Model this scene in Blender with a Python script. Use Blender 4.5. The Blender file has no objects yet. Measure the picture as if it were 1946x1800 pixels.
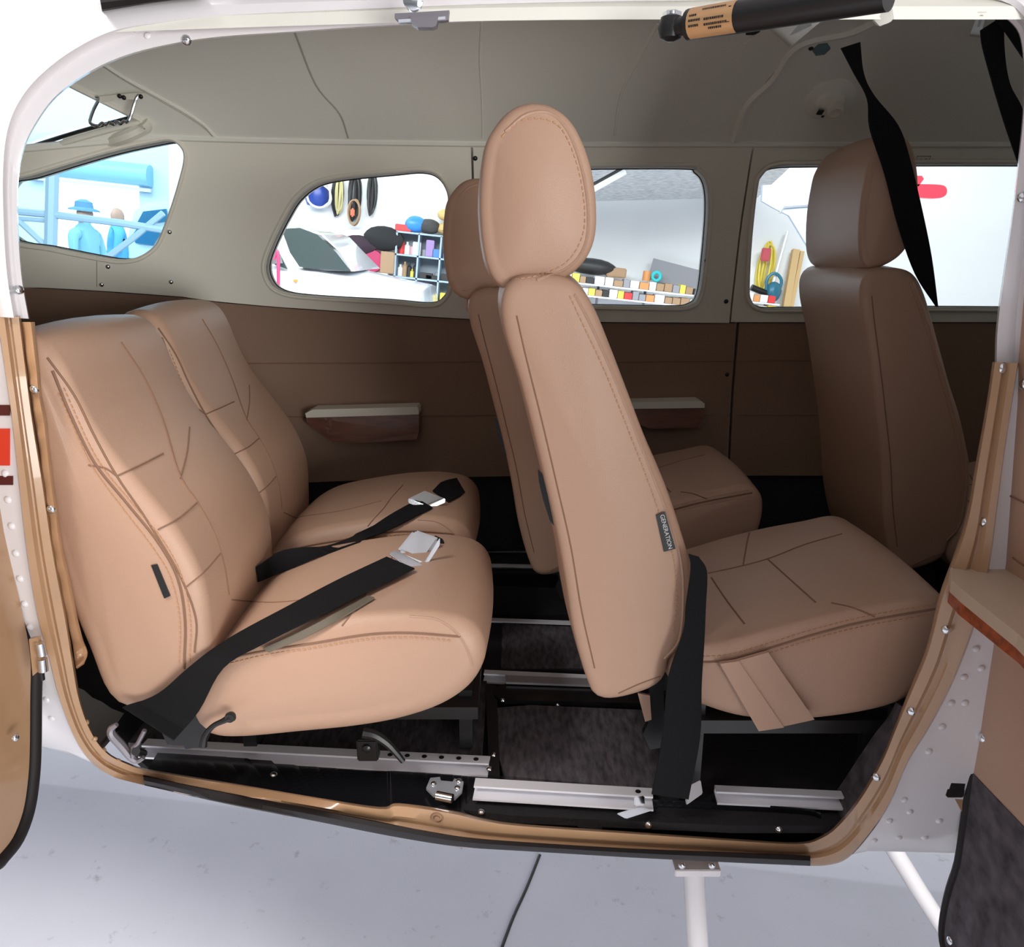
import bpy, bmesh, math, random
from mathutils import Vector, Matrix
from mathutils.geometry import delaunay_2d_cdt
from mathutils.bvhtree import BVHTree
random.seed(4)
R = math.radians
SC = bpy.context.scene
COL = SC.collection
# ------------------------------------------------------------------ camera, world, exposure
CAMZ = .74; FP = 1500.; PIT = R(15.6)
cd = bpy.data.cameras.new('camera'); cam = bpy.data.objects.new('camera', cd); COL.objects.link(cam)
cam.location = (0, 0, CAMZ); cam.rotation_euler = (R(90) - PIT, 0, 0)
cd.sensor_fit = 'HORIZONTAL'; cd.sensor_width = 36; cd.lens = 36 * FP / 1946; cd.clip_start = .02; cd.clip_end = 200
SC.camera = cam
W = bpy.data.worlds.new('world'); SC.world = W; W.use_nodes = True
bg = W.node_tree.nodes['Background']; bg.inputs[0].default_value = (.93, .97, 1, 1); bg.inputs[1].default_value = .22
SC.view_settings.view_transform = 'Standard'; SC.view_settings.look = 'None'; SC.view_settings.gamma = 1
SC.view_settings.exposure = .3
def area(name, loc, target, size, power, col=(1, 1, 1)):
    l = bpy.data.lights.new(name, 'AREA'); l.shape = 'RECTANGLE'; l.size, l.size_y = size; l.energy = power; l.color = col
    o = bpy.data.objects.new(name, l); COL.objects.link(o); o.location = loc
    o.rotation_euler = (Vector(target) - Vector(loc)).to_track_quat('-Z', 'Y').to_euler(); return o
area('hangar_light', (-1.5, -.95, 3.7), (-.1, 1.0, .2), (1.8, 1.2), 160, (1, .965, .94))
area('hangar_daylight', (2.6, -3.0, .3), (-.5, 1.7, 1.0), (2.4, 1.6), 155, (1, .99, .97))
area('outdoor_backdrop_lamp', (-8, 14.2, 4.6), (-7.4, 19, 1.), (6, 3.4), 1500, (.88, .97, 1))  # added lamp facing outward, whitens the backdrop beyond the roller door
area('far_hangar_fill', (.2, 3.6, 3.3), (.2, 10.4, .2), (9, 1.2), 760, (.95, .98, 1))  # added fill, brightens the back wall seen through the windows
area('far_hangar_fill', (-7.5, 9.5, 4.6), (-7.5, 12.5, 1), (8, 3), 420, (.85, .95, 1))  # added fill for the end wall behind the aft window

# ------------------------------------------------------------------ camera maths (pixels of the photo -> points on real surfaces)
def ray(px, py):
    u = (px - 973) / FP; v = (900 - py) / FP
    return Vector((u, math.cos(PIT) + v * math.sin(PIT), v * math.cos(PIT) - math.sin(PIT)))
ORG = Vector((0, 0, CAMZ))
def PY(px, py, Y): d = ray(px, py); return ORG + d * (Y / d.y)
def PZ(px, py, Z): d = ray(px, py); return ORG + d * ((Z - CAMZ) / d.z)
def PX(px, py, X): d = ray(px, py); return ORG + d * (X / d.x)
def PF(px, py, f, lo=.4, hi=4.):                                   # first crossing of f(point) > 0
    d = ray(px, py); d = d / d.y; a = lo; st = .03
    while a < hi and f(ORG + d * a) < 0: a += st
    b = a; a -= st
    for _ in range(24):
        m = (a + b) / 2
        if f(ORG + d * m) < 0: a = m
        else: b = m
    return ORG + d * b
def lerp_tab(tab, x):
    if x <= tab[0][0]: return tab[0][1]
    for (a, va), (b, vb) in zip(tab, tab[1:]):
        if x <= b:
            t = (x - a) / (b - a); return va + (vb - va) * t
    return tab[-1][1]
def smooth_tab(tab, x, h=.05): return sum(lerp_tab(tab, x + k * h) for k in (-1, -.5, 0, .5, 1)) / 5
def cr(pts, n, closed=False):                                       # Catmull-Rom through pts, n per span
    P = [Vector(p) for p in pts]; m = len(P); out = []
    for i in range(m if closed else m - 1):
        p1 = P[i]; p2 = P[(i + 1) % m]
        p0 = P[(i - 1) % m] if closed or i > 0 else p1 * 2 - p2
        p3 = P[(i + 2) % m] if closed or i < m - 2 else p2 * 2 - p1
        for k in range(n):
            t = k / n
            out.append(.5 * ((2 * p1) + (p2 - p0) * t + (2 * p0 - 5 * p1 + 4 * p2 - p3) * t * t + (3 * p1 - p0 - 3 * p2 + p3) * t ** 3))
    if not closed: out.append(P[-1])
    return out

# ------------------------------------------------------------------ materials
MATS = {}
def mat(name, col, rough=.5, metal=0., bump=0., scale=200., kind='noise', var=0., coat=0., spec=.5, stretch=None):
    if name in MATS: return MATS[name]
    m = bpy.data.materials.new(name); m.use_nodes = True; nt = m.node_tree; b = nt.nodes['Principled BSDF']
    b.inputs['Base Color'].default_value = (*col, 1); b.inputs['Roughness'].default_value = rough; b.inputs['Metallic'].default_value = metal
    b.inputs['Coat Weight'].default_value = coat; b.inputs['Specular IOR Level'].default_value = spec
    tc = nt.nodes.new('ShaderNodeTexCoord'); mp = nt.nodes.new('ShaderNodeMapping'); nt.links.new(tc.outputs['Object'], mp.inputs[0])
    if stretch: mp.inputs['Scale'].default_value = stretch
    if bump:
        if kind == 'noise':
            t = nt.nodes.new('ShaderNodeTexNoise'); t.inputs['Scale'].default_value = scale; t.inputs['Detail'].default_value = 3; out = t.outputs['Fac']
        elif kind == 'voronoi':
            t = nt.nodes.new('ShaderNodeTexVoronoi'); t.inputs['Scale'].default_value = scale; out = t.outputs['Distance']
        else:
            t = nt.nodes.new('ShaderNodeTexChecker'); t.inputs['Scale'].default_value = scale; out = t.outputs['Fac']
        nt.links.new(mp.outputs[0], t.inputs['Vector'])
        bp = nt.nodes.new('ShaderNodeBump'); bp.inputs['Strength'].default_value = bump; bp.inputs['Distance'].default_value = .004
        nt.links.new(out, bp.inputs['Height']); nt.links.new(bp.outputs[0], b.inputs['Normal'])
    if var:
        n = nt.nodes.new('ShaderNodeTexNoise'); n.inputs['Scale'].default_value = 3 if var < 0 else (130 if 'carpet' in name else 14); n.inputs['Detail'].default_value = 6
        nt.links.new(mp.outputs[0], n.inputs['Vector'])
        r = nt.nodes.new('ShaderNodeValToRGB'); v = abs(var)
        r.color_ramp.elements[0].position = .3; r.color_ramp.elements[1].position = .7
        r.color_ramp.elements[0].color = tuple(max(0, c * (1 - v)) for c in col) + (1,)
        r.color_ramp.elements[1].color = tuple(min(1, c * (1 + v)) for c in col) + (1,)
        nt.links.new(n.outputs['Fac'], r.inputs[0]); nt.links.new(r.outputs[0], b.inputs['Base Color'])
    MATS[name] = m; return m
def glass(name, tint, gloss=.08):
    m = bpy.data.materials.new(name); m.use_nodes = True; nt = m.node_tree; nt.nodes.remove(nt.nodes['Principled BSDF'])
    t = nt.nodes.new('ShaderNodeBsdfTransparent'); t.inputs[0].default_value = (*tint, 1)
    g = nt.nodes.new('ShaderNodeBsdfGlossy'); g.inputs['Roughness'].default_value = .02
    fr = nt.nodes.new('ShaderNodeFresnel'); fr.inputs[0].default_value = 1.3
    mx = nt.nodes.new('ShaderNodeMixShader'); nt.links.new(fr.outputs[0], mx.inputs[0]); nt.links.new(t.outputs[0], mx.inputs[1]); nt.links.new(g.outputs[0], mx.inputs[2])
    nt.links.new(mx.outputs[0], nt.nodes['Material Output'].inputs[0]); MATS[name] = m; return m
LEA = mat('tan_leather', (.47, .295, .205), .42, bump=.12, scale=900, kind='voronoi', spec=.4)
LEAD = mat('side_leather', (.27, .165, .11), .55, bump=.12, scale=700, kind='voronoi', spec=.3)
SEAM = mat('seam_groove', (.24, .13, .08), .8)
STI = mat('stitch_thread', (.50, .27, .14), .7)
CREAM = mat('cream_headliner', (.80, .79, .71), .6, bump=.05, scale=500)
CREAM2 = mat('cream_trim_plastic', (.76, .73, .63), .5)
CRSEAM = mat('cream_seam', (.45, .43, .37), .7)
WHITE = mat('white_paint', (.80, .77, .78), .22, coat=.3)
TANP = mat('tan_paint', (.43, .26, .145), .3, coat=.35, var=.06)
TANF = mat('tan_flap_vinyl', (.45, .26, .14), .45)
RUB = mat('black_rubber', (.016, .013, .013), .6, spec=.25)
WEB = mat('black_webbing', (.009, .009, .01), .85, bump=.2, scale=1200, spec=.15)
BLK = mat('black_plastic', (.012, .012, .013), .35)
BLKG = mat('black_gloss_floor_plate', (.008, .008, .01), .22, bump=.25, scale=160, kind='checker')
CARP = mat('charcoal_carpet', (.085, .075, .082), .95, bump=1., scale=75, stretch=(1.0, .3, .3), var=.45, spec=.2)
CARPD = mat('black_carpet', (.014, .013, .015), .95, bump=.6, scale=150)
ALU = mat('brushed_aluminium', (.86, .86, .9), .42, metal=.2, bump=.05, scale=80, stretch=(1, 20, 20))
CHR = mat('polished_chrome', (.75, .78, .8), .12, metal=1.)
SIL = mat('satin_silver', (.70, .74, .80), .3, metal=.6)
WOOD = mat('varnished_wood', (.30, .055, .012), .25, coat=.6, var=.35, stretch=(1, 8, 8))
WOODD = mat('dark_varnished_wood', (.15, .045, .022), .3, coat=.5, var=.3, stretch=(1, 8, 8))
BRASS = mat('gold_label', (.75, .45, .22), .35, metal=.5)
INK = mat('black_ink', (.02, .02, .02), .6)
REDP = mat('red_paint', (.75, .05, .02), .3); MAR = mat('maroon_paint', (.09, .01, .01), .3)
GL = glass('clear_glass', (.93, .98, .98)); GLB = glass('blue_tinted_glass', (.72, .90, .97))

# ------------------------------------------------------------------ object helpers
def props(o, label=None, cat=None, group=None, kind=None):
    if label: o['label'] = label
    if cat: o['category'] = cat
    if group: o['group'] = group
    if kind: o['kind'] = kind
    return o
def mo(name, vf, m, parent=None, smooth=True, label=None, cat=None, group=None, kind=None, ang=40):
    v, f = vf; me = bpy.data.meshes.new(name); me.from_pydata([tuple(p) for p in v], [], f); me.validate()
    bm = bmesh.new(); bm.from_mesh(me); bmesh.ops.recalc_face_normals(bm, faces=bm.faces); bm.to_mesh(me); bm.free()
    me.materials.append(m)
    if smooth:
        me.polygons.foreach_set('use_smooth', [True] * len(me.polygons)); me.set_sharp_from_angle(angle=R(ang))
    o = bpy.data.objects.new(name, me); COL.objects.link(o)
    if parent: o.parent = parent
    return props(o, label, cat, group, kind)
def em(name, loc=(0, 0, 0), label=None, cat=None, group=None, kind=None, rot=None):
    o = bpy.data.objects.new(name, None); COL.objects.link(o); o.location = loc; o.empty_display_size = .05
    if rot: o.rotation_euler = rot
    return props(o, label, cat, group, kind)
def rebase(root):                                                   # children were built in world coordinates; keep them there
    for c in COL.objects:
        if c.parent == root: c.location = c.location - root.location
def thing(name, loc, label=None, cat=None, group=None, kind=None):
    r = em(name, loc, label, cat, group, kind); r['_w'] = 1; return r
def kids(o): return [c for c in bpy.data.objects if c.parent == o]
def dup(root, dx, dy, label, group=None, dz=0, skip=()):
    r = root.copy(); COL.objects.link(r); r.location = root.location + Vector((dx, dy, dz)); r['label'] = label
    if group: r['group'] = group
    for c in kids(root):
        if c.name.split('.')[0] in skip: continue
        k = c.copy(); COL.objects.link(k); k.parent = r
        for g in kids(c):
            if g.name.split('.')[0] in skip: continue
            q = g.copy(); COL.objects.link(q); q.parent = k
    return r
def join(*parts):
    V = []; F = []
    for v, f in parts:
        o = len(V); V += list(v); F += [tuple(i + o for i in q) for q in f]
    return V, F
def box(c, s, M=None):
    c = Vector(c); V = []
    for x in (-1, 1):
        for y in (-1, 1):
            for z in (-1, 1):
                p = Vector((x * s[0] / 2, y * s[1] / 2, z * s[2] / 2)); V.append(c + (M @ p if M else p))
    return V, [(0, 1, 3, 2), (4, 6, 7, 5), (0, 4, 5, 1), (2, 3, 7, 6), (0, 2, 6, 4), (1, 5, 7, 3)]
def rbox(c, s, b=.1, M=None):                                       # box with chamfered edges
    bm = bmesh.new(); bmesh.ops.create_cube(bm, size=1)
    bmesh.ops.scale(bm, vec=s, verts=bm.verts); bmesh.ops.bevel(bm, geom=bm.edges[:], offset=b * min(s), segments=2, affect='EDGES')
    v = [Vector(c) + ((M @ x.co) if M else x.co) for x in bm.verts]; bm.verts.index_update(); f = [tuple(w.index for w in q.verts) for q in bm.faces]; bm.free(); return v, f
def tube(pts, r, n=8, closed=False, flat=None, cap=True):
    P = [Vector(p) for p in pts]; m = len(P); V = []; F = []; up = None
    for i, p in enumerate(P):
        a = P[(i - 1) % m] if closed or i > 0 else p; b = P[(i + 1) % m] if closed or i < m - 1 else p
        t = (b - a).normalized() if (b - a).length > 1e-9 else Vector((0, 0, 1))
        if up is None: up = t.orthogonal().normalized()
        up = (up - t * up.dot(t)); up = up.normalized() if up.length > 1e-6 else t.orthogonal().normalized()
        s = t.cross(up); rr = r(i / max(1, m - 1)) if callable(r) else r
        for k in range(n):
            q = 2 * math.pi * k / n; V.append(p + up * math.cos(q) * rr + s * math.sin(q) * rr)
    for i in range(m if closed else m - 1):
        for k in range(n):
            j = (i + 1) % m; F.append((i * n + k, i * n + (k + 1) % n, j * n + (k + 1) % n, j * n + k))
    if cap and not closed: F += [tuple(range(n)), tuple(range((m - 1) * n, m * n))]
    return V, F
def lathe(c, prof, axis=(0, 0, 1), n=16):                            # prof: (radius, height)
    ax = Vector(axis).normalized(); u = ax.orthogonal().normalized(); w = ax.cross(u); V = []; F = []; c = Vector(c)
    for r, h in prof:
        for k in range(n):
            q = 2 * math.pi * k / n; V.append(c + ax * h + (u * math.cos(q) + w * math.sin(q)) * r)
    for i in range(len(prof) - 1):
        for k in range(n): F.append((i * n + k, i * n + (k + 1) % n, (i + 1) * n + (k + 1) % n, (i + 1) * n + k))
    F += [tuple(range(n)), tuple(range((len(prof) - 1) * n, len(prof) * n))]
    return V, F
def dome(c, nrm, r, h=None, n=10): h = h or r * .6; return lathe(c, [(r, -h * .3), (r, 0), (r * .85, h * .5), (r * .5, h * .85), (r * .12, h)], nrm, n)
def strip(A, B, th, nrm=None):                                      # ribbon between two polylines with thickness
    V = []; F = []; m = len(A)
    for i in range(m):
        a, b = Vector(A[i]), Vector(B[i]); t = Vector(A[min(i + 1, m - 1)]) - Vector(A[max(i - 1, 0)])
        n = t.cross(b - a); n = n.normalized() if n.length > 1e-9 else Vector((0, -1, 0))
        if nrm: n = Vector(nrm)
        elif n.y > 0: n = -n
        V += [a + n * th, b + n * th, b, a]
    for i in range(m - 1):
        for k in range(4): F.append((i * 4 + k, i * 4 + (k + 1) % 4, i * 4 + 4 + (k + 1) % 4, i * 4 + 4 + k))
    F += [(0, 1, 2, 3), tuple((m - 1) * 4 + k for k in range(4))]
    return V, F
def prism(pts, vec):                                                # planar polygon pushed along vec
    n = len(pts); v = Vector(vec); V = [Vector(p) for p in pts] + [Vector(p) + v for p in pts]
    return V, [tuple(range(n)), tuple(range(2 * n - 1, n - 1, -1))] + [(i, (i + 1) % n, n + (i + 1) % n, n + i) for i in range(n)]
def inside(p, poly):
    c = False; n = len(poly)
    for i in range(n):
        a = poly[i]; b = poly[i - 1]
        if (a[1] > p[1]) != (b[1] > p[1]) and p[0] < (b[0] - a[0]) * (p[1] - a[1]) / (b[1] - a[1]) + a[0]: c = not c
    return c
def sheet(fn, outer, holes, step, th=None):                         # surface fn(u, v) over a 2-D outline with holes; th: thickness vector function
    pts = []; edges = []
    def loop(pl):
        o = len(pts); pts.extend([Vector(q) for q in pl]); edges.extend((o + i, o + (i + 1) % len(pl)) for i in range(len(pl)))
    def dens(pl):
        out = []
        for i, a in enumerate(pl):
            b = pl[(i + 1) % len(pl)]; a = Vector(a); b = Vector(b); k = max(1, int((b - a).length / step)); out += [a.lerp(b, j / k) for j in range(k)]
        return out
    loop(dens(outer))
    for h in holes: loop(h)
    x0 = min(p[0] for p in outer); x1 = max(p[0] for p in outer); y0 = min(p[1] for p in outer); y1 = max(p[1] for p in outer)
    nx = int((x1 - x0) / step); ny = int((y1 - y0) / step)
    for i in range(1, nx):
        for j in range(1, ny):
            p = (x0 + (x1 - x0) * i / nx, y0 + (y1 - y0) * j / ny)
            if inside(p, outer) and not any(inside(p, h) for h in holes): pts.append(Vector(p))
    v, e, f, *_ = delaunay_2d_cdt(pts, edges, [], 0, 1e-6)
    F = []
    for q in f:
        c = sum((v[i] for i in q), Vector((0, 0))) / len(q)
        if inside(c, outer) and not any(inside(c, h) for h in holes): F.append(tuple(q))
    V = [fn(p.x, p.y) for p in v]
    if th:
        n = len(V); cnt = {}
        for q in F:
            for i in range(len(q)):
                a, b = q[i], q[(i + 1) % len(q)]
                k = (min(a, b), max(a, b)); cnt[k] = cnt.get(k, []) + [(a, b)]
        V = V + [V[i] + Vector(th) for i in range(n)]
        G = [tuple(reversed([i + n for i in q])) for q in F] + [(e[0][0], e[0][1], e[0][1] + n, e[0][0] + n) for e in cnt.values() if len(e) == 1]
        F = F + G
    return V, F
def bvh(objs):
    V = []; F = []
    bpy.context.view_layer.update()
    for o in (objs if isinstance(objs, (list, tuple)) else [objs]):
        k = len(V); M = o.matrix_world; V += [M @ v.co for v in o.data.vertices]; F += [tuple(i + k for i in p.vertices) for p in o.data.polygons]
    return BVHTree.FromPolygons(V, F)
def hitb(B, px, py, off=.0):
    d = ray(px, py).normalized(); h, n, i, dist = B.ray_cast(ORG, d)
    if h is None: return None, None
    if n.dot(d) > 0: n = -n
    return h - d * off, n
def surf_line(B, px, off=.0008, n=6, fall=None):
    out = []
    for q in cr([(x, y, 0) for x, y in px], n):
        h, nn = hitb(B, q.x, q.y, off)
        if h is not None: out.append(h)
        elif fall: out.append(PY(q.x, q.y, fall))
    return out
def seam(name, B, px, m, r=.0014, parent=None, off=.0002, n=6):
    L = surf_line(B, px, off, n)
    # drop jumps
    S = [L[0]] if L else []
    for p in L[1:]:
        if (p - S[-1]).length < .12: S.append(p)
    if len(S) > 2: return mo(name, tube(S, r, 6), m, parent)
def stitches(B, px, m, parent, off=.0006, n=8):
    L = surf_line(B, px, off, n)
    if len(L) < 3: return
    P = []; acc = 0; parts = []; 
    step = .007; cur = L[0]; d = 0; pos = [L[0]]
    for a, b in zip(L, L[1:]):
        seg = (b - a).length
        if seg > .1 or seg < 1e-7: continue
        while d + seg >= step:
            t = (step - d) / seg; a = a.lerp(b, t); pos.append(a.copy()); seg = (b - a).length; d = 0
            if seg < 1e-7: break
        d += seg
    for a, b in zip(pos, pos[1:]): parts.append(tube([a.lerp(b, .2), a.lerp(b, .8)], .0009, 4))
    if parts: mo('stitching', join(*parts), m, parent, kind='stuff')

# ------------------------------------------------------------------ shape of the cabin
NB = [(-.14, 1.4), (-.1, 1.25), (-.075, 1.10), (-.055, .95), (-.04, .90), (0, .885), (.03, .872), (.15, .843), (.4, .82), (.6, .825), (.8, .855), (.95, .90), (1.0, .92), (1.12, 1.02), (1.2, 1.2), (1.24, 1.385)]
TAU = [(-1.6, .42), (-1.2, .26), (-.8, .13), (-.55, .065), (-.3, .03), (0, 0), (3, 0)]
def tau(X): return smooth_tab(TAU, X, .12)
def Nf(X, z):
    if z < .2: z -= (.012 - .08 * min(X, .6)) * min(1, (.2 - z) / .15)    # the sill rises towards the tail
    return lerp_tab(NB, z) + tau(X)
def Ff(X, z): return 2.77 - smooth_tab(NB, max(.02, z), .03) - tau(X)
def ztop(X): return .972 - .13 * max(0, -.74 - X)
def hw(X): return Ff(X, ztop(X)) - 1.385
def Gf(X, Y):
    s = max(0, 1 - abs(Y - 1.385) / hw(X)); return ztop(X) + .2 * (1 - (1 - s) ** 2.3)
def onfar(px, py): return PF(px, py, lambda p: p.y - Ff(p.x, p.z))
def onceil(px, py): return PF(px, py, lambda p: p.z - Gf(p.x, p.y) if p.y > .95 else -1)
def onnear(px, py, o=0.): return PF(px, py, lambda p: p.y - Nf(p.x, p.z) - o)

def Nfr(X, z): return Nf(X, z) if z > .03 else (.872 + tau(X) + (.03 - z) * .35)
def onframe(px, py, o=0.): return PF(px, py, lambda p: p.y - Nfr(p.x, p.z) - o)

# ---- far side wall: panels cut around the windows
W1 = [(8, 352), (60, 334), (200, 292), (290, 272), (325, 268), (345, 284), (348, 305), (340, 340), (325, 390), (305, 445), (290, 470), (262, 488), (230, 493), (190, 488), (100, 470), (8, 447)]
W2 = [(505, 505), (520, 460), (545, 410), (566, 378), (600, 352), (650, 340), (750, 330), (800, 326), (830, 335), (848, 362), (852, 400), (855, 480), (852, 540), (842, 565), (818, 577), (740, 571), (600, 563), (540, 555), (514, 538)]
W3 = [(930, 350), (937, 330), (955, 322), (1100, 319), (1300, 318), (1325, 325), (1342, 348), (1346, 400), (1338, 500), (1329, 560), (1312, 579), (1270, 583), (1100, 580), (960, 578), (938, 570), (930, 550)]
W4 = [(1440, 360), (1448, 335), (1475, 317), (1560, 314), (1750, 312), (1946, 312), (2100, 312), (2125, 335), (2125, 560), (2100, 584), (1760, 584), (1500, 586), (1445, 584), (1428, 570), (1425, 540), (1430, 450)]
def outl(px, n=4): return [(q.x, q.y) for q in cr([(x, y, 0) for x, y in px], n, True)]
def grow(px, k):
    n = len(px); out = []
    for i in range(n):
        a = Vector(px[i - 1]); b = Vector(px[(i + 1) % n]); t = (b - a).normalized(); out.append((px[i][0] + t.y * k, px[i][1] - t.x * k))
    return out
FAR = em('wall_far', (0, 1.9, 0), kind='structure')
def toW(p): return (p.x, p.z / ztop(p.x))
def wallfn(off=0.): return lambda u, s: Vector((u, Ff(u, s * ztop(u)) + off - 1.9, s * ztop(u)))
def s_at(px, py): p = onfar(px, py); return p.x, p.z / ztop(p.x)
trimline = [(-1.62, .745)] + [s_at(x, y) for x, y in ((52, 545), (200, 553), (400, 572), (520, 583), (700, 595), (850, 604), (930, 608), (1150, 612), (1397, 614))]
xa = s_at(900, 400)[0]; xb = s_at(1400, 500)[0]
def s_on(line, X):
    return lerp_tab(sorted(line), X)
holes = {k: [toW(onfar(*q)) for q in outl(w)] for k, w in (('a', W1), ('b', W2), ('c', W3), ('d', W4))}
def panel(name, x0, x1, lo, hi, hs, m, off, th, label=None):
    n = 30; pl = [(x0 + (x1 - x0) * i / n, lo(x0 + (x1 - x0) * i / n)) for i in range(n + 1)] + [(x1 - (x1 - x0) * i / n, hi(x1 - (x1 - x0) * i / n)) for i in range(n + 1)]
    return mo(name, sheet(wallfn(off), pl, hs, .04, (0, th, 0)), m, FAR, label=label)
tl = lambda X: s_on(trimline, X) if X < xb else s_on(trimline, xb) + .002
g = .0025
p1 = panel('window_surround_panel', -1.6, xa - g, tl, lambda X: 1, [holes['a'], holes['b']], CREAM2, 0, .02)
p2 = panel('window_surround_panel', xa + g, xb - g, tl, lambda X: 1, [holes['c']], CREAM2, 0, .02)
p3 = panel('window_surround_panel', xb + g, 2.0, tl, lambda X: 1, [holes['d']], CREAM2, .003, .02)
kick = lambda X: .198
xc = s_at(1397, 700)[0]
p4 = panel('lower_side_panel', -1.6, xc - .004, kick, lambda X: tl(X) - .003, [], LEAD, .008, .02, 'padded tan leather lower side panel')
p5 = panel('lower_side_panel', xc + .004, 2.0, kick, lambda X: tl(X) - .003, [], LEAD, .010, .02)
p6 = panel('kick_panel', -1.6, 2.0, lambda X: .0, lambda X: kick(X) - .003, [], CARPD, .018, .02, 'black carpet kick panel')
p7 = mo('outer_skin', sheet(lambda u, s: Vector((u, Ff(u, s * ztop(u)) + .035 - 1.9, s * ztop(u))), [(-1.6, -.02), (2.0, -.02), (2.0, 1), (-1.6, 1)], list(holes.values()), .08, (0, .01, 0)), WHITE, FAR)
FB = bvh([p1, p2, p3, p4, p5, p6])
for L in ([(440, 691), (700, 690), (920, 687)], [(1165, 688), (1300, 687), (1392, 686)], [(1402, 686), (1552, 685)], [(545, 792), (640, 792), (960, 789)], [(1200, 790), (1390, 788)], [(1402, 789), (1570, 789)]):
    seam('panel_seam', FB, L, SEAM, .0016, FAR)
for o in kids(FAR):
    if o.name.startswith('panel_seam'): o.location = -FAR.location
def screw(px, py, B, parent, m=CHR, r=.005, n='screw'):
    h, nn = hitb(B, px, py)
    if h is None: return
    o = mo(n, dome((0, 0, 0), nn, r), m, parent); o.location = h - (parent.location if parent else Vector()); return o
for q in ((322, 441), (325, 536), (205, 507), (193, 541), (225, 276), (903, 301), (1380, 573), (1343, 495), (1382, 712)): screw(*q, FB, FAR, CHR if q[0] < 400 else BLK, .0055)
mo('panel_gap', tube([p - FAR.location for p in surf_line(FB, [(184, 480), (184, 520), (184, 545)], 0)], .001, 5), CRSEAM, FAR)
# windows: rim, black seal line and pane
for i, (w, gm) in enumerate(((W1, GLB), (W2, GL), (W3, GL), (W4, GL))):
    P = [onfar(*q) for q in outl(w)]; P2 = [onfar(*q) for q in outl(grow(w, 5))]; c = sum(P, Vector()) / len(P)
    win = em('window_%d' % (i + 1), c, kind='structure')
    mo('window_frame', tube([p - c + Vector((0, -.001, 0)) for p in P2], .0045, 8, True), CREAM2, win, label='cream rolled edge of the window cut-out')
    mo('window_reveal', join((([p - c for p in P] + [p - c + Vector((0, .05, 0)) for p in P]), [(k, (k + 1) % len(P), len(P) + (k + 1) % len(P), len(P) + k) for k in range(len(P))])), CREAM2, win)
    mo('window_seal', tube([p - c + Vector((0, .03, 0)) for p in P], .0022, 6, True), BLK, win, label='thin black rubber seal')
    mo('pane', sheet(lambda u, s, c=c: Vector((u, Ff(u, s * ztop(u)) + .04, s * ztop(u))) - c, [toW(p) for p in P], [], .12), gm, win)

# ---- headliner
CE = em('ceiling', (0, 1.385, 1.1), kind='structure')
def toC(p): return (p.x, (p.y - 1.385) / hw(p.x))
def cfn(off=0.): return lambda u, t: Vector((u, 1.385 + t * hw(u), Gf(u, 1.385 + t * hw(u)) + off)) - CE.location
RW = [(-30, 322), (38, 298), (150, 263), (255, 234), (266, 228), (240, 214), (190, 189), (128, 158), (60, 120), (-30, 80)]
rw = [toC(onceil(*q)) for q in outl(RW)]
seamx = [onceil(915, 60).x, onceil(1205, 150).x]
cp = mo('headliner_panel', sheet(cfn(), [(-1.6, -1), (2.0, -1), (2.0, 1), (-1.6, 1)], [rw], .06, (0, 0, .012)), CREAM, CE)
CB = bvh(cp)
def cseam(px, r=.0035, m=CREAM, n=6, name='headliner_seam'):
    L = surf_line(CB, px, 0, n)
    if len(L) > 2: mo(name, tube([p - CE.location for p in L], r, 6), m, CE)
cseam([(915, 40), (912, 110), (916, 200), (917, 262)], .002)
cseam([(560, 60), (600, 160), (645, 215), (662, 262)], .002, CRSEAM)
cseam([(1250, 45), (1215, 110), (1180, 180), (1168, 258)], .003, CREAM)
cseam([(1690, 25), (1620, 60), (1520, 85), (1470, 150), (1420, 200), (1395, 268)], .009, CREAM, name='headliner_bow')
cseam([(1500, 105), (1450, 165), (1410, 225), (1396, 268)], .002, CRSEAM)
cseam([(190, 118), (240, 150), (330, 200), (385, 235), (412, 262), (445, 276)], .0035, CREAM)
cseam([(192, 124), (240, 155), (330, 206), (385, 241), (410, 267)], .0012, CRSEAM)
jt = [PY(x, 278, 1.9) for x in (0,)]
J = [Vector((-1.5 + 3.4 * i / 90, Ff(-1.5 + 3.4 * i / 90, ztop(-1.5 + 3.4 * i / 90)) + .004, ztop(-1.5 + 3.4 * i / 90) - .001)) for i in range(91)]
mo('ceiling_joint_trim', tube([p - CE.location for p in J], .008, 8), CREAM, CE)
# rear window over the baggage bay
P = [onceil(*q) for q in outl(RW)]; c = sum(P, Vector()) / len(P); w5 = em('window_5', c, kind='structure')
mo('window_frame', tube([p - c for p in P], .006, 8, True), CREAM2, w5)
mo('window_seal', tube([p - c + Vector((0, 0, .012)) for p in P], .004, 6, True), BLK, w5)
mo('pane', sheet(lambda u, t: Vector((u, 1.385 + t * hw(u), Gf(u, 1.385 + t * hw(u)) + .02)) - c, [toC(p) for p in P], [], .12), GLB, w5)
lip = [onceil(x, y) for x, y in ((-30, 335), (38, 315), (150, 285), (230, 262), (268, 246), (278, 238), (272, 230))]
mo('window_ledge', tube([p - c + Vector((0, -.004, -.002)) for p in cr(lip, 4)], .013, 8), CREAM2, w5, label='cream moulded ledge under the rear glass')

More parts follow.
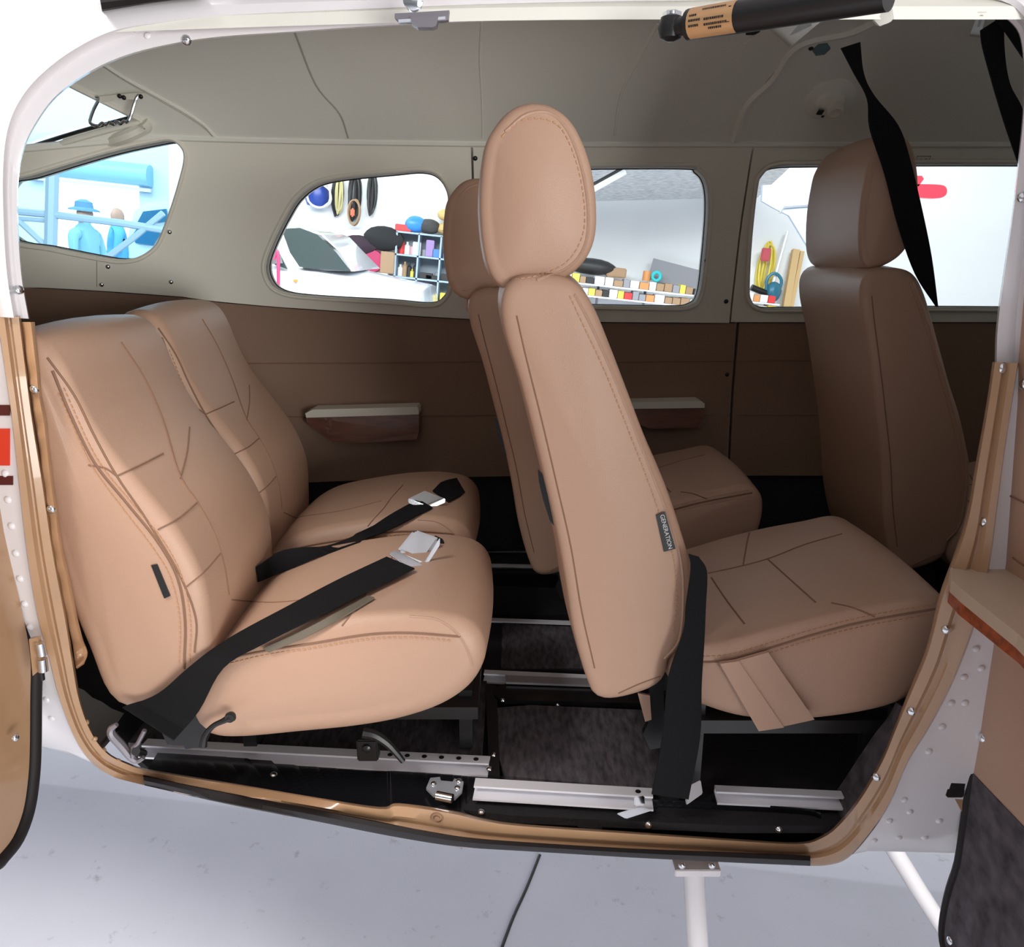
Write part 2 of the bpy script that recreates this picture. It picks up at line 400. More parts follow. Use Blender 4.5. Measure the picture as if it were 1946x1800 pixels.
# ---- cabin floor and ends
FL = em('floor', (0, 1.4, 0), kind='structure')
mo('floor_pan', prism([Vector((x, y - 1.4, -.022)) for x, y in ((-1.5, 1.5), (-1., 1.35), (-.7, 1.16), (-.55, 1.03), (-.3, .98), (0, .925), (.3, .905), (2.0, .905), (2.0, 1.93), (-.2, 1.92), (-.6, 1.86), (-1.5, 1.6))], (0, 0, .012)), CARPD, FL, smooth=False)
def slab(name, pts, z0, z1, m, label=None): return mo(name, prism([Vector((x, y - 1.4, z0)) for x, y in pts], (0, 0, z1 - z0)), m, FL, smooth=False, label=label)
slab('aisle_carpet', [(-.6, 1.295), (.9, 1.295), (.9, 1.495), (-.6, 1.495)], -.01, .004, CARPD)
slab('carpet_panel', [(-.02, 1.30), (.9, 1.30), (.9, 1.49), (-.02, 1.49)], .0, .006, CARP, 'ribbed charcoal carpet strip between the middle seat rails')
slab('carpet_panel', [(-.6, 1.075), (-.045, 1.035), (-.045, 1.26), (-.6, 1.27)], -.01, .003, CARP, 'charcoal carpet under the rear seat')
slab('carpet_panel', [(-.6, 1.53), (.9, 1.53), (.9, 1.79), (-.6, 1.79)], -.01, .003, CARPD)
q = [(945, 1345), (1010, 1340), (1120, 1345), (1240, 1350), (1290, 1400), (1290, 1480), (1240, 1500), (1000, 1478), (960, 1475), (948, 1440)]
slab('floor_mat', [(PZ(x, y, .006).x, PZ(x, y, .006).y) for x, y in q], -.005, .006, CARP, 'rounded charcoal carpet mat ahead of the rear seat')
slab('step_plate', [(PZ(x, y, .008).x, PZ(x, y, .008).y) for x, y in ((922, 1300), (944, 1302), (950, 1478), (930, 1472))], -.005, .008, BLK, 'black plate across the floor step')
slab('cover_strip', [(PZ(x, y, .012).x, PZ(x, y, .012).y) for x, y in ((938, 1312), (942, 1304), (960, 1300), (1290, 1312), (1290, 1338), (950, 1330), (940, 1322))], -.005, .012, BLKG, 'glossy black cover strip beside the seat rail')
slab('cover_strip', [(PZ(x, y, .012).x, PZ(x, y, .012).y) for x, y in ((930, 1090), (1110, 1094), (1110, 1112), (932, 1106))], -.005, .012, BLKG)
# glossy sill plate along the door edge
SPL = 1
BK = mo('wall_rear', box((-1.45, 1.385, .45), (.03, 1.0, 1.1)), CREAM2, kind='structure')
FW = mo('wall_front', join(box((1.9, 1.385, .28), (.05, 1.15, .62)), box((1.75, 1.385, .52), (.35, 1.1, .12))), BLK, kind='structure')
FLB = bvh([o for o in kids(FL)])

# ---- near side: skin, door frame, flap, seals
NEAR = em('wall_near', (0, .9, 0), kind='structure')
pairsU = [((1300, -30), (1280, 30)), ((1100, -30), (1100, 34)), ((900, -28), (900, 42)), ((700, -22), (700, 52)), ((550, -20), (560, 62)), ((400, -15), (420, 72)), ((300, -6), (330, 85)), ((190, 4), (240, 108)), ((100, 50), (170, 140)), ((35, 105), (110, 183)), ((-5, 155), (72, 232)), ((-22, 215), (46, 285)), ((-26, 300), (35, 350)), ((-24, 420), (36, 440)), ((-18, 520), (43, 530)), ((-6, 602), (56, 606))]
pairsL = [((-6, 602), (40, 602)), ((8, 700), (52, 700)), ((22, 800), (65, 800)), ((35, 920), (85, 920)), ((50, 1050), (105, 1050)), ((70, 1170), (128, 1170)), ((92, 1250), (142, 1262)), ((110, 1320), (154, 1330)), ((135, 1390), (176, 1390)), ((165, 1440), (206, 1430)), ((205, 1472), (245, 1450)), ((272, 1492), (285, 1462)), ((430, 1527), (430, 1486)), ((600, 1560), (600, 1515)), ((730, 1585), (722, 1533)), ((760, 1590), (758, 1526)), ((860, 1608), (860, 1540)), ((900, 1612), (925, 1556)), ((1000, 1618), (1000, 1566)), ((1200, 1630), (1200, 1580)), ((1400, 1640), (1400, 1594)), ((1520, 1645), (1515, 1600)), ((1570, 1645), (1560, 1588)), ((1610, 1632), (1595, 1560)), ((1650, 1590), (1635, 1510)), ((1690, 1530), (1675, 1440)), ((1725, 1450), (1700, 1380)), ((1765, 1385), (1728, 1310)), ((1805, 1310), (1760, 1230)), ((1840, 1225), (1785, 1130)), ((1860, 1160), (1810, 1060)), ((1880, 1080), (1836, 980)), ((1896, 960), (1856, 870)), ((1912, 840), (1874, 770)), ((1936, 690), (1886, 688))]
pairsR = [((2010, 706), (1890, 700)), ((2010, 620), (1893, 620)), ((2010, 520), (1906, 520)), ((2010, 420), (1921, 420)), ((2010, 320), (1933, 320)), ((2010, 200), (1944, 200)), ((2000, 100), (1943, 100)), ((1975, 20), (1925, 48)), ((1900, -30), (1865, 20)), ((1700, -30), (1700, 15)), ((1500, -30), (1500, 22)), ((1300, -30), (1280, 30))]
PROF_U = [(0, 0), (.02, -.010), (.3, -.016), (.52, -.014), (.6, -.002), (.68, .004), (.8, .002), (.97, .004), (1, .03)]
PROF_L = [(0, 0), (.04, -.012), (.3, -.013), (.45, -.009), (.52, -.009), (.6, -.014), (.9, -.014), (.97, -.008), (1, .03)]
def band(name, pairs, prof, m, label=None, n=5, depth=.018):
    A = cr([(*a, 0) for a, b in pairs], n); B = cr([(*b, 0) for a, b in pairs], n); V = []; F = []; k = len(prof)
    for a, b in zip(A, B):
        for t, o in prof:
            q = a.lerp(b, t); V.append(onframe(q.x, q.y, o + depth * t) - NEAR.location)
    for i in range(len(A) - 1):
        for j in range(k - 1): F.append((i * k + j, i * k + j + 1, (i + 1) * k + j + 1, (i + 1) * k + j))
    return mo(name, (V, F), m, NEAR, label=label, ang=50)
fu = band('upper_door_frame', pairsU, PROF_U, WHITE, 'white painted upper door frame')
fl = band('lower_door_frame', pairsL, PROF_L, TANP, 'tan painted lower door frame')
fr = band('forward_door_post', pairsR, PROF_U, WHITE, 'white painted forward door post')
# leather flap folded along the aft post
flap = [((40, 612), (66, 612)), ((52, 700), (76, 700)), ((58, 745), (80, 750)), ((66, 800), (90, 800)), ((74, 848), (94, 842)), ((82, 920), (103, 920)), ((92, 985), (112, 985)), ((100, 1050), (122, 1050)), ((112, 1105), (134, 1100)), ((126, 1170), (147, 1170)), ((138, 1225), (158, 1215)), ((143, 1262), (167, 1240)), ((146, 1272), (160, 1262))]
A = cr([(*a, 0) for a, b in flap], 5); B = cr([(*b, 0) for a, b in flap], 5); V = []; F = []
for i, (a, b) in enumerate(zip(A, B)):
    for t, o in ((0, .0), (.2, -.006), (.7, -.006), (.95, .0), (1, .03)):
        q_ = a.lerp(b, t); V.append(onnear(q_.x, q_.y, .012 + o + .0025 * math.sin(i * 1.3)) - NEAR.location)
for i in range(len(A) - 1):
    for j in range(4): F.append((i * 5 + j, i * 5 + j + 1, i * 5 + 6 + j, i * 5 + 5 + j))
fp = mo('leather_flap', (V, F), TANF, NEAR, label='wrinkled tan vinyl flap screwed along the aft post')
for q in ((86, 850), (75, 742), (121, 1100)):
    pass
# outer skin with the doorway cut out
allp = pairsU[:-1] + pairsL + pairsR[1:]
hole = [onnear(q.x, q.y) for q in cr([(*a, 0) for a, b in (pairsU[1:-1] + pairsL[1:] + pairsR[1:-1])], 4, True)]
hole2 = [(p.x, p.z) for p in hole]
sk = mo('fuselage_skin', sheet(lambda u, z: Vector((u, Nf(u, z) - .9, z)), [(-1.9, -.138), (1.9, -.138), (1.9, 1.22), (-1.9, 1.22)], [hole2], .05), WHITE, NEAR, label='glossy white riveted fuselage skin')
mo('belly_skin', box((0, .9, -.14), (3.8, .75, .01)), WHITE, NEAR)
SK = bvh(sk)
def seal(name, top, bot, o, m, label):
    T = cr([(*a, 0) for a in top], 5); Bt = cr([(*a, 0) for a in bot], 5); V = []; F = []
    for a, b in zip(T, Bt):
        for t, oo in ((0, .012), (.1, -.006), (.5, -.012), (.9, -.006), (1, .012)):
            q = a.lerp(b, t); V.append(onframe(q.x, q.y, o + oo) - NEAR.location)
    for i in range(len(T) - 1):
        for j in range(4): F.append((i * 5 + j, i * 5 + j + 1, i * 5 + 6 + j, i * 5 + 5 + j))
    F += [(0, 1, 2, 3, 4), tuple((len(T) - 1) * 5 + k for k in range(5))]
    mo(name, (V, F), m, NEAR, label=label)
seal('sill_seal', [(272, 1474), (430, 1506), (600, 1538), (730, 1563), (830, 1582), (900, 1592), (1000, 1600), (1200, 1612), (1400, 1620), (1540, 1626)], [(275, 1493), (430, 1528), (600, 1561), (730, 1587), (830, 1604), (900, 1612), (1000, 1618), (1200, 1630), (1400, 1640), (1540, 1646)], -.012, RUB, 'black rubber door seal under the sill')
seal('top_seal', [(188, -12), (230, -14), (300, -16), (380, -18)], [(194, 22), (240, 14), (300, 4), (380, -6)], -.02, RUB, 'black rubber door seal over the frame')
LFB = bvh([fl, fu, fr, fp])
# glossy sill plate between the frame and the floor rails
so = [(278, 1465), (430, 1489), (600, 1518), (722, 1535), (758, 1530), (860, 1543), (925, 1558), (1100, 1574), (1300, 1591), (1515, 1601), (1560, 1588)]
si = [(300, 1430), (430, 1437), (600, 1447), (722, 1455), (758, 1457), (860, 1463), (925, 1468), (1100, 1510), (1300, 1522), (1515, 1535), (1560, 1545)]
A = cr([(*q, 0) for q in so], 4); Bq = cr([(*q, 0) for q in si], 4); PA = []; PB = []
for a, b in zip(A, Bq): PA.append(onframe(a.x, a.y, .035) - FL.location); PB.append(PZ(b.x, b.y, .002) - FL.location)
spl = mo('sill_plate', strip(PA, PB, .003, (0, 0, -1)), BLKG, FL, smooth=False, label='glossy black patterned sill plate')
cl = [(1556, 1590), (1598, 1563), (1638, 1512), (1678, 1442), (1703, 1382), (1716, 1345)]; ci = [(1560, 1545), (1592, 1500), (1625, 1450), (1662, 1395), (1688, 1362), (1702, 1335)]
A = cr([(*q, 0) for q in cl], 4); Bq = cr([(*q, 0) for q in ci], 4)
mo('carpet_side_lining', strip([onnear(a.x, a.y, .035) - NEAR.location for a in A], [onnear(a.x, a.y, .085) - NEAR.location for a in Bq], .004), CARP, NEAR, label='charcoal carpet lining inside the forward lower corner')
FLB = bvh([spl] + [o for o in kids(FL)])
# rivets
def rivets(pts, B, parent, m, r=.0042, name='rivet'):
    for q in pts:
        screw(*q, B, parent, m, r, name)
rivets([(1855, 1233), (1865, 1270), (1832, 1287), (1808, 1336), (1834, 1336), (1790, 1381), (1765, 1428), (1718, 1520), (1729, 1543), (1690, 1560), (1661, 1597), (1708, 1592), (1757, 1592), (1628, 1625), (1690, 1626), (1746, 1627), (1785, 1560)], SK, NEAR, WHITE, .0048)
rivets([(15, 950), (22, 1000), (30, 1052), (38, 1100), (47, 1148), (57, 1192), (88, 1330), (98, 1365), (10, 900)], SK, NEAR, WHITE, .005)
rivets([(800 + i * 95, 1621 + i * 8) for i in range(-1, 6)], SK, NEAR, WHITE, .004)
rivets([(260, 58), (310, 53), (362, 48), (415, 43), (280, 68), (900, 22), (900, 16), (1030, 10), (1075, 9), (1080, 19), (1178, 15), (1237, 15), (1272, 16), (1300, 15), (1336, 13)], LFB, NEAR, WHITE, .004)
rivets([(148, 1285), (152, 1245), (157, 1333), (166, 1372), (180, 1405), (198, 1425), (225, 1445)], LFB, NEAR, TANP, .004)
for q in ((354, 76), (36, 551), (65, 741), (97, 968), (1906, 700), (1868, 992), (1798, 1197), (1732, 1352), (1665, 1477), (1944, 375)): screw(*q, LFB, NEAR, CHR, .0058)
for q in ((520, 1472), (915, 1542), (1232, 1568), (1480, 1577), (930, 1461), (938, 1434), (955, 1333), (1060, 1342), (1068, 1090)): screw(*q, FLB, FL, CHR, .0055)
# drain eye in the sill bump
h, n_ = hitb(LFB, 831, 1554); eye = mo('sill_plug', join(tube([h - NEAR.location + Vector((math.cos(a) * .0075, 0, math.sin(a) * .0075)) + n_ * .001 for a in [i * math.pi / 8 for i in range(16)]], .0012, 6, True), lathe(h - NEAR.location, [(.004, -.001), (.004, .003), (.0025, .004)], n_, 10)), SEAM, NEAR, label='round plug in the sill')
for q in (((0, 770), (30, 770), (30, 790), (0, 790), MAR), ((0, 815), (30, 815), (30, 885), (0, 885), REDP), ((0, 905), (36, 905), (36, 922), (0, 922), MAR)):
    pts = [hitb(SK, x - 12, y, .002)[0] for x, y in q[:4]]
    mo('painted_stripe', prism([p - NEAR.location for p in pts], (0, .002, 0)), q[4], NEAR, smooth=False)

# outer roof and wing (they shade the cabin)
mo('roof_skin', box((.2, 1.5, 1.29), (3.6, 1.0, .03)), WHITE, kind='structure')
wg = thing('aircraft_wing', (.45, .8, 1.3), 'white high wing over the cabin doorway', 'wing')
def airfoil(y, s=1.): return [Vector(((x - .45) * 1.0, y - .8, z * s + .02)) for x, z in ((-.55, 0), (-.2, .06), (.3, .12), (.8, .13), (1.05, .06), (1.08, 0), (.8, -.02), (.2, -.01))]
a = airfoil(1.0); b = airfoil(-3.2, .9); n = len(a)
mo('wing_panel', (a + b, [tuple(range(n)), tuple(range(2 * n - 1, n - 1, -1))] + [(i, (i + 1) % n, n + (i + 1) % n, n + i) for i in range(n)]), WHITE, wg)

# ------------------------------------------------------------------ seats
def pillow(face, y0, y1, r, n=6, K=14, close=.9, puff=.006):        # side outline in (x, z), swept across the seat with rounded shoulders
    P = cr([(x, z, 0) for x, z in face], n, True); m = len(P)
    if sum(P[i].x * P[(i + 1) % m].y - P[(i + 1) % m].x * P[i].y for i in range(m)) < 0: P.reverse()
    Nn = []
    for i in range(m):
        t = (P[(i + 2) % m] - P[i - 2]).normalized(); Nn.append(Vector((t.y, -t.x, 0)))
    rings = []; V = []; F = []; yc = (y0 + y1) / 2; h = (y1 - y0) / 2
    st = []
    for k in range(9): a = math.pi / 2 * k / 8; st.append((y0 + r * (1 - math.sin(a)), r * math.cos(a)))
    st = [(y, o) for y, o in st]
    side0 = [(y0 + r * .7 * (1 - math.cos(math.pi / 2 * k / 8)), r * math.sin(math.pi / 2 * k / 8)) for k in range(9)]
    mid = [(y0 + r * .7 + (y1 - y0 - 1.4 * r) * k / 6, r + .006 * math.sin(math.pi * k / 6)) for k in range(1, 6)]
    side1 = [(y0 + y1 - y, o) for y, o in reversed(side0)]
    cx = sum(p.x for p in P) / m; cz = sum(p.y for p in P) / m
    capsc = [.15, .4, .65, .85, .95]
    for s in capsc: rings.append([(cx + (p.x - cx) * s, y0 - puff * (1 - s * s), cz + (p.y - cz) * s) for p in P])
    for y, o in side0 + mid + side1: rings.append([(p.x + q.x * o, y, p.y + q.y * o) for p, q in zip(P, Nn)])
    for s in reversed(capsc): rings.append([(cx + (p.x - cx) * s, y1 + puff * (1 - s * s), cz + (p.y - cz) * s) for p in P])
    for g_ in rings: V += g_
    for i in range(len(rings) - 1):
        for k in range(m): F.append((i * m + k, i * m + (k + 1) % m, (i + 1) * m + (k + 1) % m, (i + 1) * m + k))
    F += [tuple(range(m)), tuple(range((len(rings) - 1) * m, len(rings) * m))]
    return V, F
def face(px, Y): return [(PY(x, y, Y).x, PY(x, y, Y).z) for x, y in px]
def built(root, name, vf, m, **k):
    o = mo(name, ([Vector(p) - root.location for p in vf[0]], vf[1]), m, root, **k); return o
def builtH(h, door, name, vf, m, **k): return mo(name, ([Vector(p) - door.location for p in vf[0]], vf[1]), m, h, **k)
def relocate(root, names=('seam', 'stitching', 'piping')):
    for c in kids(root):
        if c.name.split('.')[0] in names: c.location = -root.location

def rear_seat():
    s = thing('rear_seat', (-.25, 1.08, .0), 'tan leather rear seat nearest the doorway, with black belt across its cushion', 'seat', 'rear row seats')
    bf = [(238, 1318), (300, 1303), (350, 1284), (352, 1200), (340, 1120), (300, 1040), (240, 965), (175, 890), (130, 825), (98, 765), (72, 712), (45, 680), (10, 690), (20, 760), (60, 860), (110, 980), (150, 1110), (198, 1230)]
    back = built(s, 'backrest', pillow(face(bf, .93), .93, 1.235, .028), LEA)
    cf = [(404, 1368), (450, 1372), (560, 1362), (660, 1352), (740, 1338), (808, 1316), (852, 1288), (872, 1255), (868, 1232), (845, 1222), (790, 1216), (700, 1220), (600, 1234), (510, 1252), (460, 1275), (420, 1310), (400, 1342)]
    cush = built(s, 'seat_cushion', pillow(face(cf, .92), .92, 1.245, .034), LEA)
    B = bvh([back, cush])
    # piping and seams
    seam('seam', B, [(100, 705), (135, 790), (180, 880), (240, 955), (300, 1030), (338, 1100), (352, 1180), (350, 1270)], SEAM, .0018, s)
    seam('seam', B, [(230, 650), (275, 720), (310, 800), (340, 900), (375, 955), (405, 1010), (425, 1070), (435, 1130)], SEAM, .0014, s)
    seam('seam', B, [(90, 680), (140, 750), (180, 830), (222, 905), (280, 990), (340, 1090), (372, 1175), (370, 1240)], SEAM, .0014, s)
    for L in ([(222, 905), (265, 885), (310, 862)], [(300, 1007), (340, 985), (376, 954)], [(355, 1115), (390, 1085), (419, 1052)], [(360, 812), (355, 860), (342, 910)], [(168, 884), (200, 890), (222, 905)]): seam('seam', B, L, SEAM, .0012, s)
    seam('seam', B, [(408, 1258), (500, 1238), (600, 1222), (700, 1206), (780, 1203), (875, 1210)], SEAM, .0016, s)
    seam('piping', B, [(780, 1172), (830, 1178), (868, 1203), (888, 1235), (898, 1265)], LEA, .002, s, off=-.0005)
    seam('seam', B, [(440, 1140), (520, 1145), (600, 1135), (690, 1110)], SEAM, .0011, s)
    seam('seam', B, [(650, 1190), (690, 1140), (715, 1100), (745, 1060)], SEAM, .0011, s)
    seam('seam', B, [(600, 1035), (680, 1015), (760, 1005)], SEAM, .0011, s)
    stitches(B, [(110, 745), (172, 880), (235, 968), (290, 1040), (325, 1100), (342, 1180), (340, 1270)], STI, s)
    stitches(B, [(120, 735), (182, 868), (250, 955), (308, 1025), (345, 1095), (362, 1180), (360, 1260)], STI, s)
    stitches(B, [(420, 1266), (500, 1246), (600, 1230), (700, 1214), (780, 1211), (865, 1218)], STI, s)
    relocate(s)
    hh, nn = hitb(B, 305, 1105, 0)
    tg = [hitb(B, x, y, .003)[0] for x, y in ((287, 1075), (298, 1073), (323, 1133), (312, 1138))]
    built(s, 'fabric_tag', prism(tg, (0, .002, 0)), BLK, smooth=False, label='small black fabric brand tag')
    # frame under the cushion
    fr_ = built(s, 'seat_frame', join(box((-.22, 1.12, .09), (.34, .2, .02)), box((-.40, 1.13, .06), (.02, .16, .11)), box((-.07, 1.13, .06), (.02, .16, .10))), BLK)
    pl = [PY(x, y, .925) for x, y in ((300, 1335), (372, 1330), (398, 1395), (388, 1420), (352, 1424), (350, 1418), (318, 1415), (306, 1390))]
    built(s, 'side_bracket', prism(pl, (0, .008, 0)), BLK, smooth=False, label='black steel seat bracket')
    L = [PY(x, y, .90) for x, y in ((386, 1418), (390, 1398), (405, 1380), (425, 1370), (438, 1363))]
    built(s, 'recline_lever', join(tube(cr(L, 4), lambda t: .0055 - .002 * math.sin(math.pi * t), 8), lathe(L[-1], [(.006, -.004), (.0075, 0), (.006, .004)], (0, 1, 0), 12)), BLK, label='curved black lever with round tip')
    L = [PY(x, y, .95) for x, y in ((690, 1392), (712, 1397), (735, 1412), (752, 1430), (766, 1447))]
    built(s, 'slide_lever', tube(cr(L, 4), lambda t: .008 - .004 * t, 8), BLK)
    for x in (-.19,):
        built(s, 'foot', join(rbox(PY(700, 1420, .985), (.03, .02, .035)), lathe(PY(697, 1423, .973), [(.006, 0), (.006, -.002), (.003, -.004)], (0, 1, 0), 10)), BLK)
    return s, back, cush
RS, rb, rc = rear_seat()
RS2 = dup(RS, -.035, .385, 'tan leather rear seat on the far side, beside the wall armrest', 'rear row seats')

def meshify(o):
    bpy.context.view_layer.update(); me = bpy.data.meshes.new_from_object(o); n = bpy.data.objects.new(o.name, me); nm = o.name; bpy.data.objects.remove(o); n.name = nm; COL.objects.link(n); return n
def mid_seat():
    s = thing('middle_seat', (.2, 1.1, 0), 'tan leather middle seat nearest the doorway, tall backrest with oval headrest', 'seat', 'middle row and front seats')
    bf = [(985, 560), (1030, 552), (1075, 560), (1105, 600), (1135, 670), (1170, 760), (1205, 850), (1240, 930), (1268, 1010), (1287, 1080), (1290, 1150), (1282, 1210), (1250, 1250), (1235, 1290), (1160, 1312), (1140, 1290), (1115, 1200), (1100, 1100), (1078, 980), (1050, 860), (1018, 730), (985, 620)]
    back = built(s, 'backrest', pillow(face(bf, .92), .92, 1.23, .017), LEA)
    hf = [(950, 270), (985, 228), (1030, 222), (1070, 250), (1100, 320), (1111, 400), (1105, 460), (1075, 500), (1020, 525), (975, 530), (950, 505), (938, 450), (934, 380), (940, 310)]
    hr = built(s, 'headrest', pillow(face(hf, .94), .94, 1.20, .014, puff=.012), LEA)
    nk = [PY(x, y, 1.07) for x, y in ((1010, 520), (1015, 575))]
    built(s, 'headrest_post', tube([PY(985, 540, 1.0), PY(990, 590, 1.0)], .012, 8), LEA, label='leather-covered headrest neck')
    built(s, 'headrest_post', tube([PY(975, 540, 1.15), PY(980, 590, 1.15)], .012, 8), LEA)
    cf = [(1312, 1300), (1360, 1325), (1440, 1345), (1560, 1345), (1700, 1318), (1770, 1260), (1790, 1190), (1770, 1168), (1700, 1180), (1600, 1198), (1500, 1222), (1420, 1245), (1330, 1262), (1305, 1270)]
    cush = built(s, 'seat_cushion', pillow(face(cf, .92), .92, 1.26, .022), LEA)
    B = bvh([back, hr, cush])
    seam('seam', B, [(1315, 1258), (1370, 1256), (1450, 1235), (1550, 1205), (1650, 1180), (1790, 1155)], SEAM, .0016, s)
    stitches(B, [(1320, 1248), (1380, 1245), (1450, 1226), (1550, 1196), (1650, 1171), (1790, 1146)], STI, s)
    stitches(B, [(1370, 1265), (1450, 1245), (1550, 1214), (1650, 1189), (1790, 1165)], STI, s)
    seam('seam', B, [(1345, 1090), (1400, 1078), (1460, 1062), (1530, 1035), (1600, 1015)], SEAM, .0013, s)
    seam('seam', B, [(1458, 1062), (1500, 1100), (1550, 1145)], SEAM, .0013, s)
    seam('seam', B, [(1352, 1098), (1380, 1140), (1415, 1186)], SEAM, .0013, s)
    seam('seam', B, [(1434, 985), (1422, 1020), (1412, 1076)], SEAM, .0013, s)
    seam('seam', B, [(1580, 1146), (1620, 1155), (1662, 1172)], SEAM, .0013, s)
    seam('piping', B, [(1092, 560), (1120, 612), (1160, 700), (1200, 800), (1235, 890), (1268, 975), (1293, 1060), (1298, 1140), (1290, 1215), (1262, 1252)], LEA, .002, s, off=-.0004)
    stitches(B, [(1082, 560), (1110, 620), (1150, 706), (1190, 806), (1225, 896), (1255, 980), (1280, 1060), (1286, 1140), (1278, 1212)], STI, s)
    seam('seam', B, [(982, 600), (1000, 680), (1030, 800), (1058, 920), (1085, 1040), (1105, 1160), (1130, 1270)], SEAM, .0009, s)
    stitches(B, [(952, 262), (985, 232), (1030, 225), (1068, 245), (1098, 315), (1112, 400), (1105, 455), (1075, 500), (1020, 524), (965, 532)], STI, s)
    seam('piping', B, [(960, 250), (1000, 218), (1045, 215), (1080, 250), (1106, 320), (1118, 400), (1112, 465), (1080, 508), (1020, 533)], LEA, .002, s, off=-.0004)
    seam('seam', B, [(1175, 1318), (1215, 1300), (1255, 1285)], SEAM, .0009, s)
    relocate(s)
    # pleated drop panel on the cushion side
    for k, q in enumerate((((1368, 1262), (1404, 1257), (1490, 1383), (1442, 1390)), ((1400, 1257), (1460, 1240), (1548, 1368), (1484, 1382)))):
        pts = [PY(x, y, .905 + .002 * k) for x, y in q]; built(s, 'drop_panel', prism(pts, (0, .006, 0)), LEA, smooth=False, label='stitched leather flap hanging below the cushion')
    # seatback pocket on the rear face, open at the top
    pk = [(1022, 892), (1034, 905), (1050, 950), (1066, 990), (1076, 1014), (1062, 1010), (1045, 990), (1032, 950), (1024, 915)]
    pts = [PY(x, y, .965) - Vector((.0, 0, 0)) for x, y in pk]
    built(s, 'pocket_opening', prism(pts, (0, .004, 0)), BLK, smooth=False, label='dark opening of the seatback pocket')
    ty = min(hitb(B, x, y)[0].y for x, y in ((1249, 981), (1262, 977), (1280, 1040), (1264, 1046))) - .002; tg = [PY(x, y, ty) for x, y in ((1247, 979), (1264, 973), (1284, 1043), (1262, 1049))]
    tag_ = built(s, 'fabric_tag', prism(tg, (0, .0015, 0)), BLK, smooth=False, label='black fabric label with white lettering')
    tc = bpy.data.curves.new('lettering', 'FONT'); tc.body = 'GENERATION'; tc.size = .0075; tc.align_x = 'CENTER'; tc.align_y = 'CENTER'; tc.extrude = .0002
    to = bpy.data.objects.new('lettering', tc); COL.objects.link(to); tc.materials.append(mat('white_thread', (.7, .7, .7), .6))
    cen = sum(tg, Vector()) / 4; dn = ((tg[3] + tg[2]) - (tg[0] + tg[1])).normalized(); nn = Vector((0, -1, 0)); nn = (nn - dn * nn.dot(dn)).normalized()
    to = meshify(to); M = Matrix((dn, nn.cross(dn), nn)).transposed().to_4x4(); to.parent = tag_; M.translation = cen + nn * .0006 + nn.cross(dn) * .001 - s.location; to.matrix_local = M
    built(s, 'seat_frame', join(box((.38, 1.08, .12), (.3, .28, .02)), box((.25, .96, .08), (.03, .012, .17)), box((.25, 1.22, .08), (.03, .012, .17)), box((.50, .96, .07), (.03, .012, .14)), box((.50, 1.22, .07), (.03, .012, .14)), box((.22, 1.09, .2), (.03, .25, .08))), BLK)
    pts = [PY(x, y, .95) for x, y in ((1212, 1318), (1235, 1322), (1238, 1368), (1226, 1372))]
    built(s, 'leather_tab', prism(pts, (0, .004, 0)), LEA, smooth=False, label='tan leather tab below the backrest')
    pts = [PY(x, y, .96) for x, y in ((1210, 1305), (1260, 1290), (1265, 1420), (1235, 1425), (1222, 1395), (1232, 1375))]
    built(s, 'hinge_bracket', prism(pts, (0, .01, 0)), BLK, smooth=False)
    return s
MS = mid_seat()
MS2 = dup(MS, -.095, .50, 'shadowed tan middle seat on the far side, partly hidden by the near one', 'middle row and front seats', skip=('fabric_tag', 'leather_tab'))
PS = dup(MS, .60, .44, 'dark-looking front seat on the far side with a black shoulder belt over it', 'middle row and front seats', skip=('fabric_tag', 'leather_tab', 'pocket_opening'))
CS = dup(MS, .80, .0, 'front seat mostly hidden behind the forward door post', 'middle row and front seats', dz=.0, skip=('fabric_tag', 'leather_tab'))

def isback(c):                                                      # parts that travel with the reclining backrest
    if c.name.split('.')[0] in ('seat_cushion', 'drop_panel', 'seat_frame', 'fabric_tag', 'hinge_bracket', 'leather_tab'): return False
    vs = [v.co for v in c.data.vertices]; b = Vector((0, 0, 0)) if c.name.split('.')[0] in ('seam', 'stitching', 'piping') else MS.location
    return max(v.z + b.z for v in vs) > .42 or max(v.x + b.x for v in vs) < .24
for c in kids(MS2):
    if isback(c): c.location += Vector((.010 if c.name.startswith('headrest') or min(v.co.z for v in c.data.vertices) > .66 else .03, 0, -.035))
for c in kids(PS):
    if c.name.split('.')[0] in ('piping', 'stitching') and min(v.co.z for v in c.data.vertices) > .66: bpy.data.objects.remove(c); continue
    if c.name.split('.')[0] == 'headrest':
        xs = [v.co.x for v in c.data.vertices]; k_ = sum(xs) / len(xs); c.scale = (.72, 1, 1.05); c.location.x += k_ * .28; c.location.z -= .74 * .05 - .02
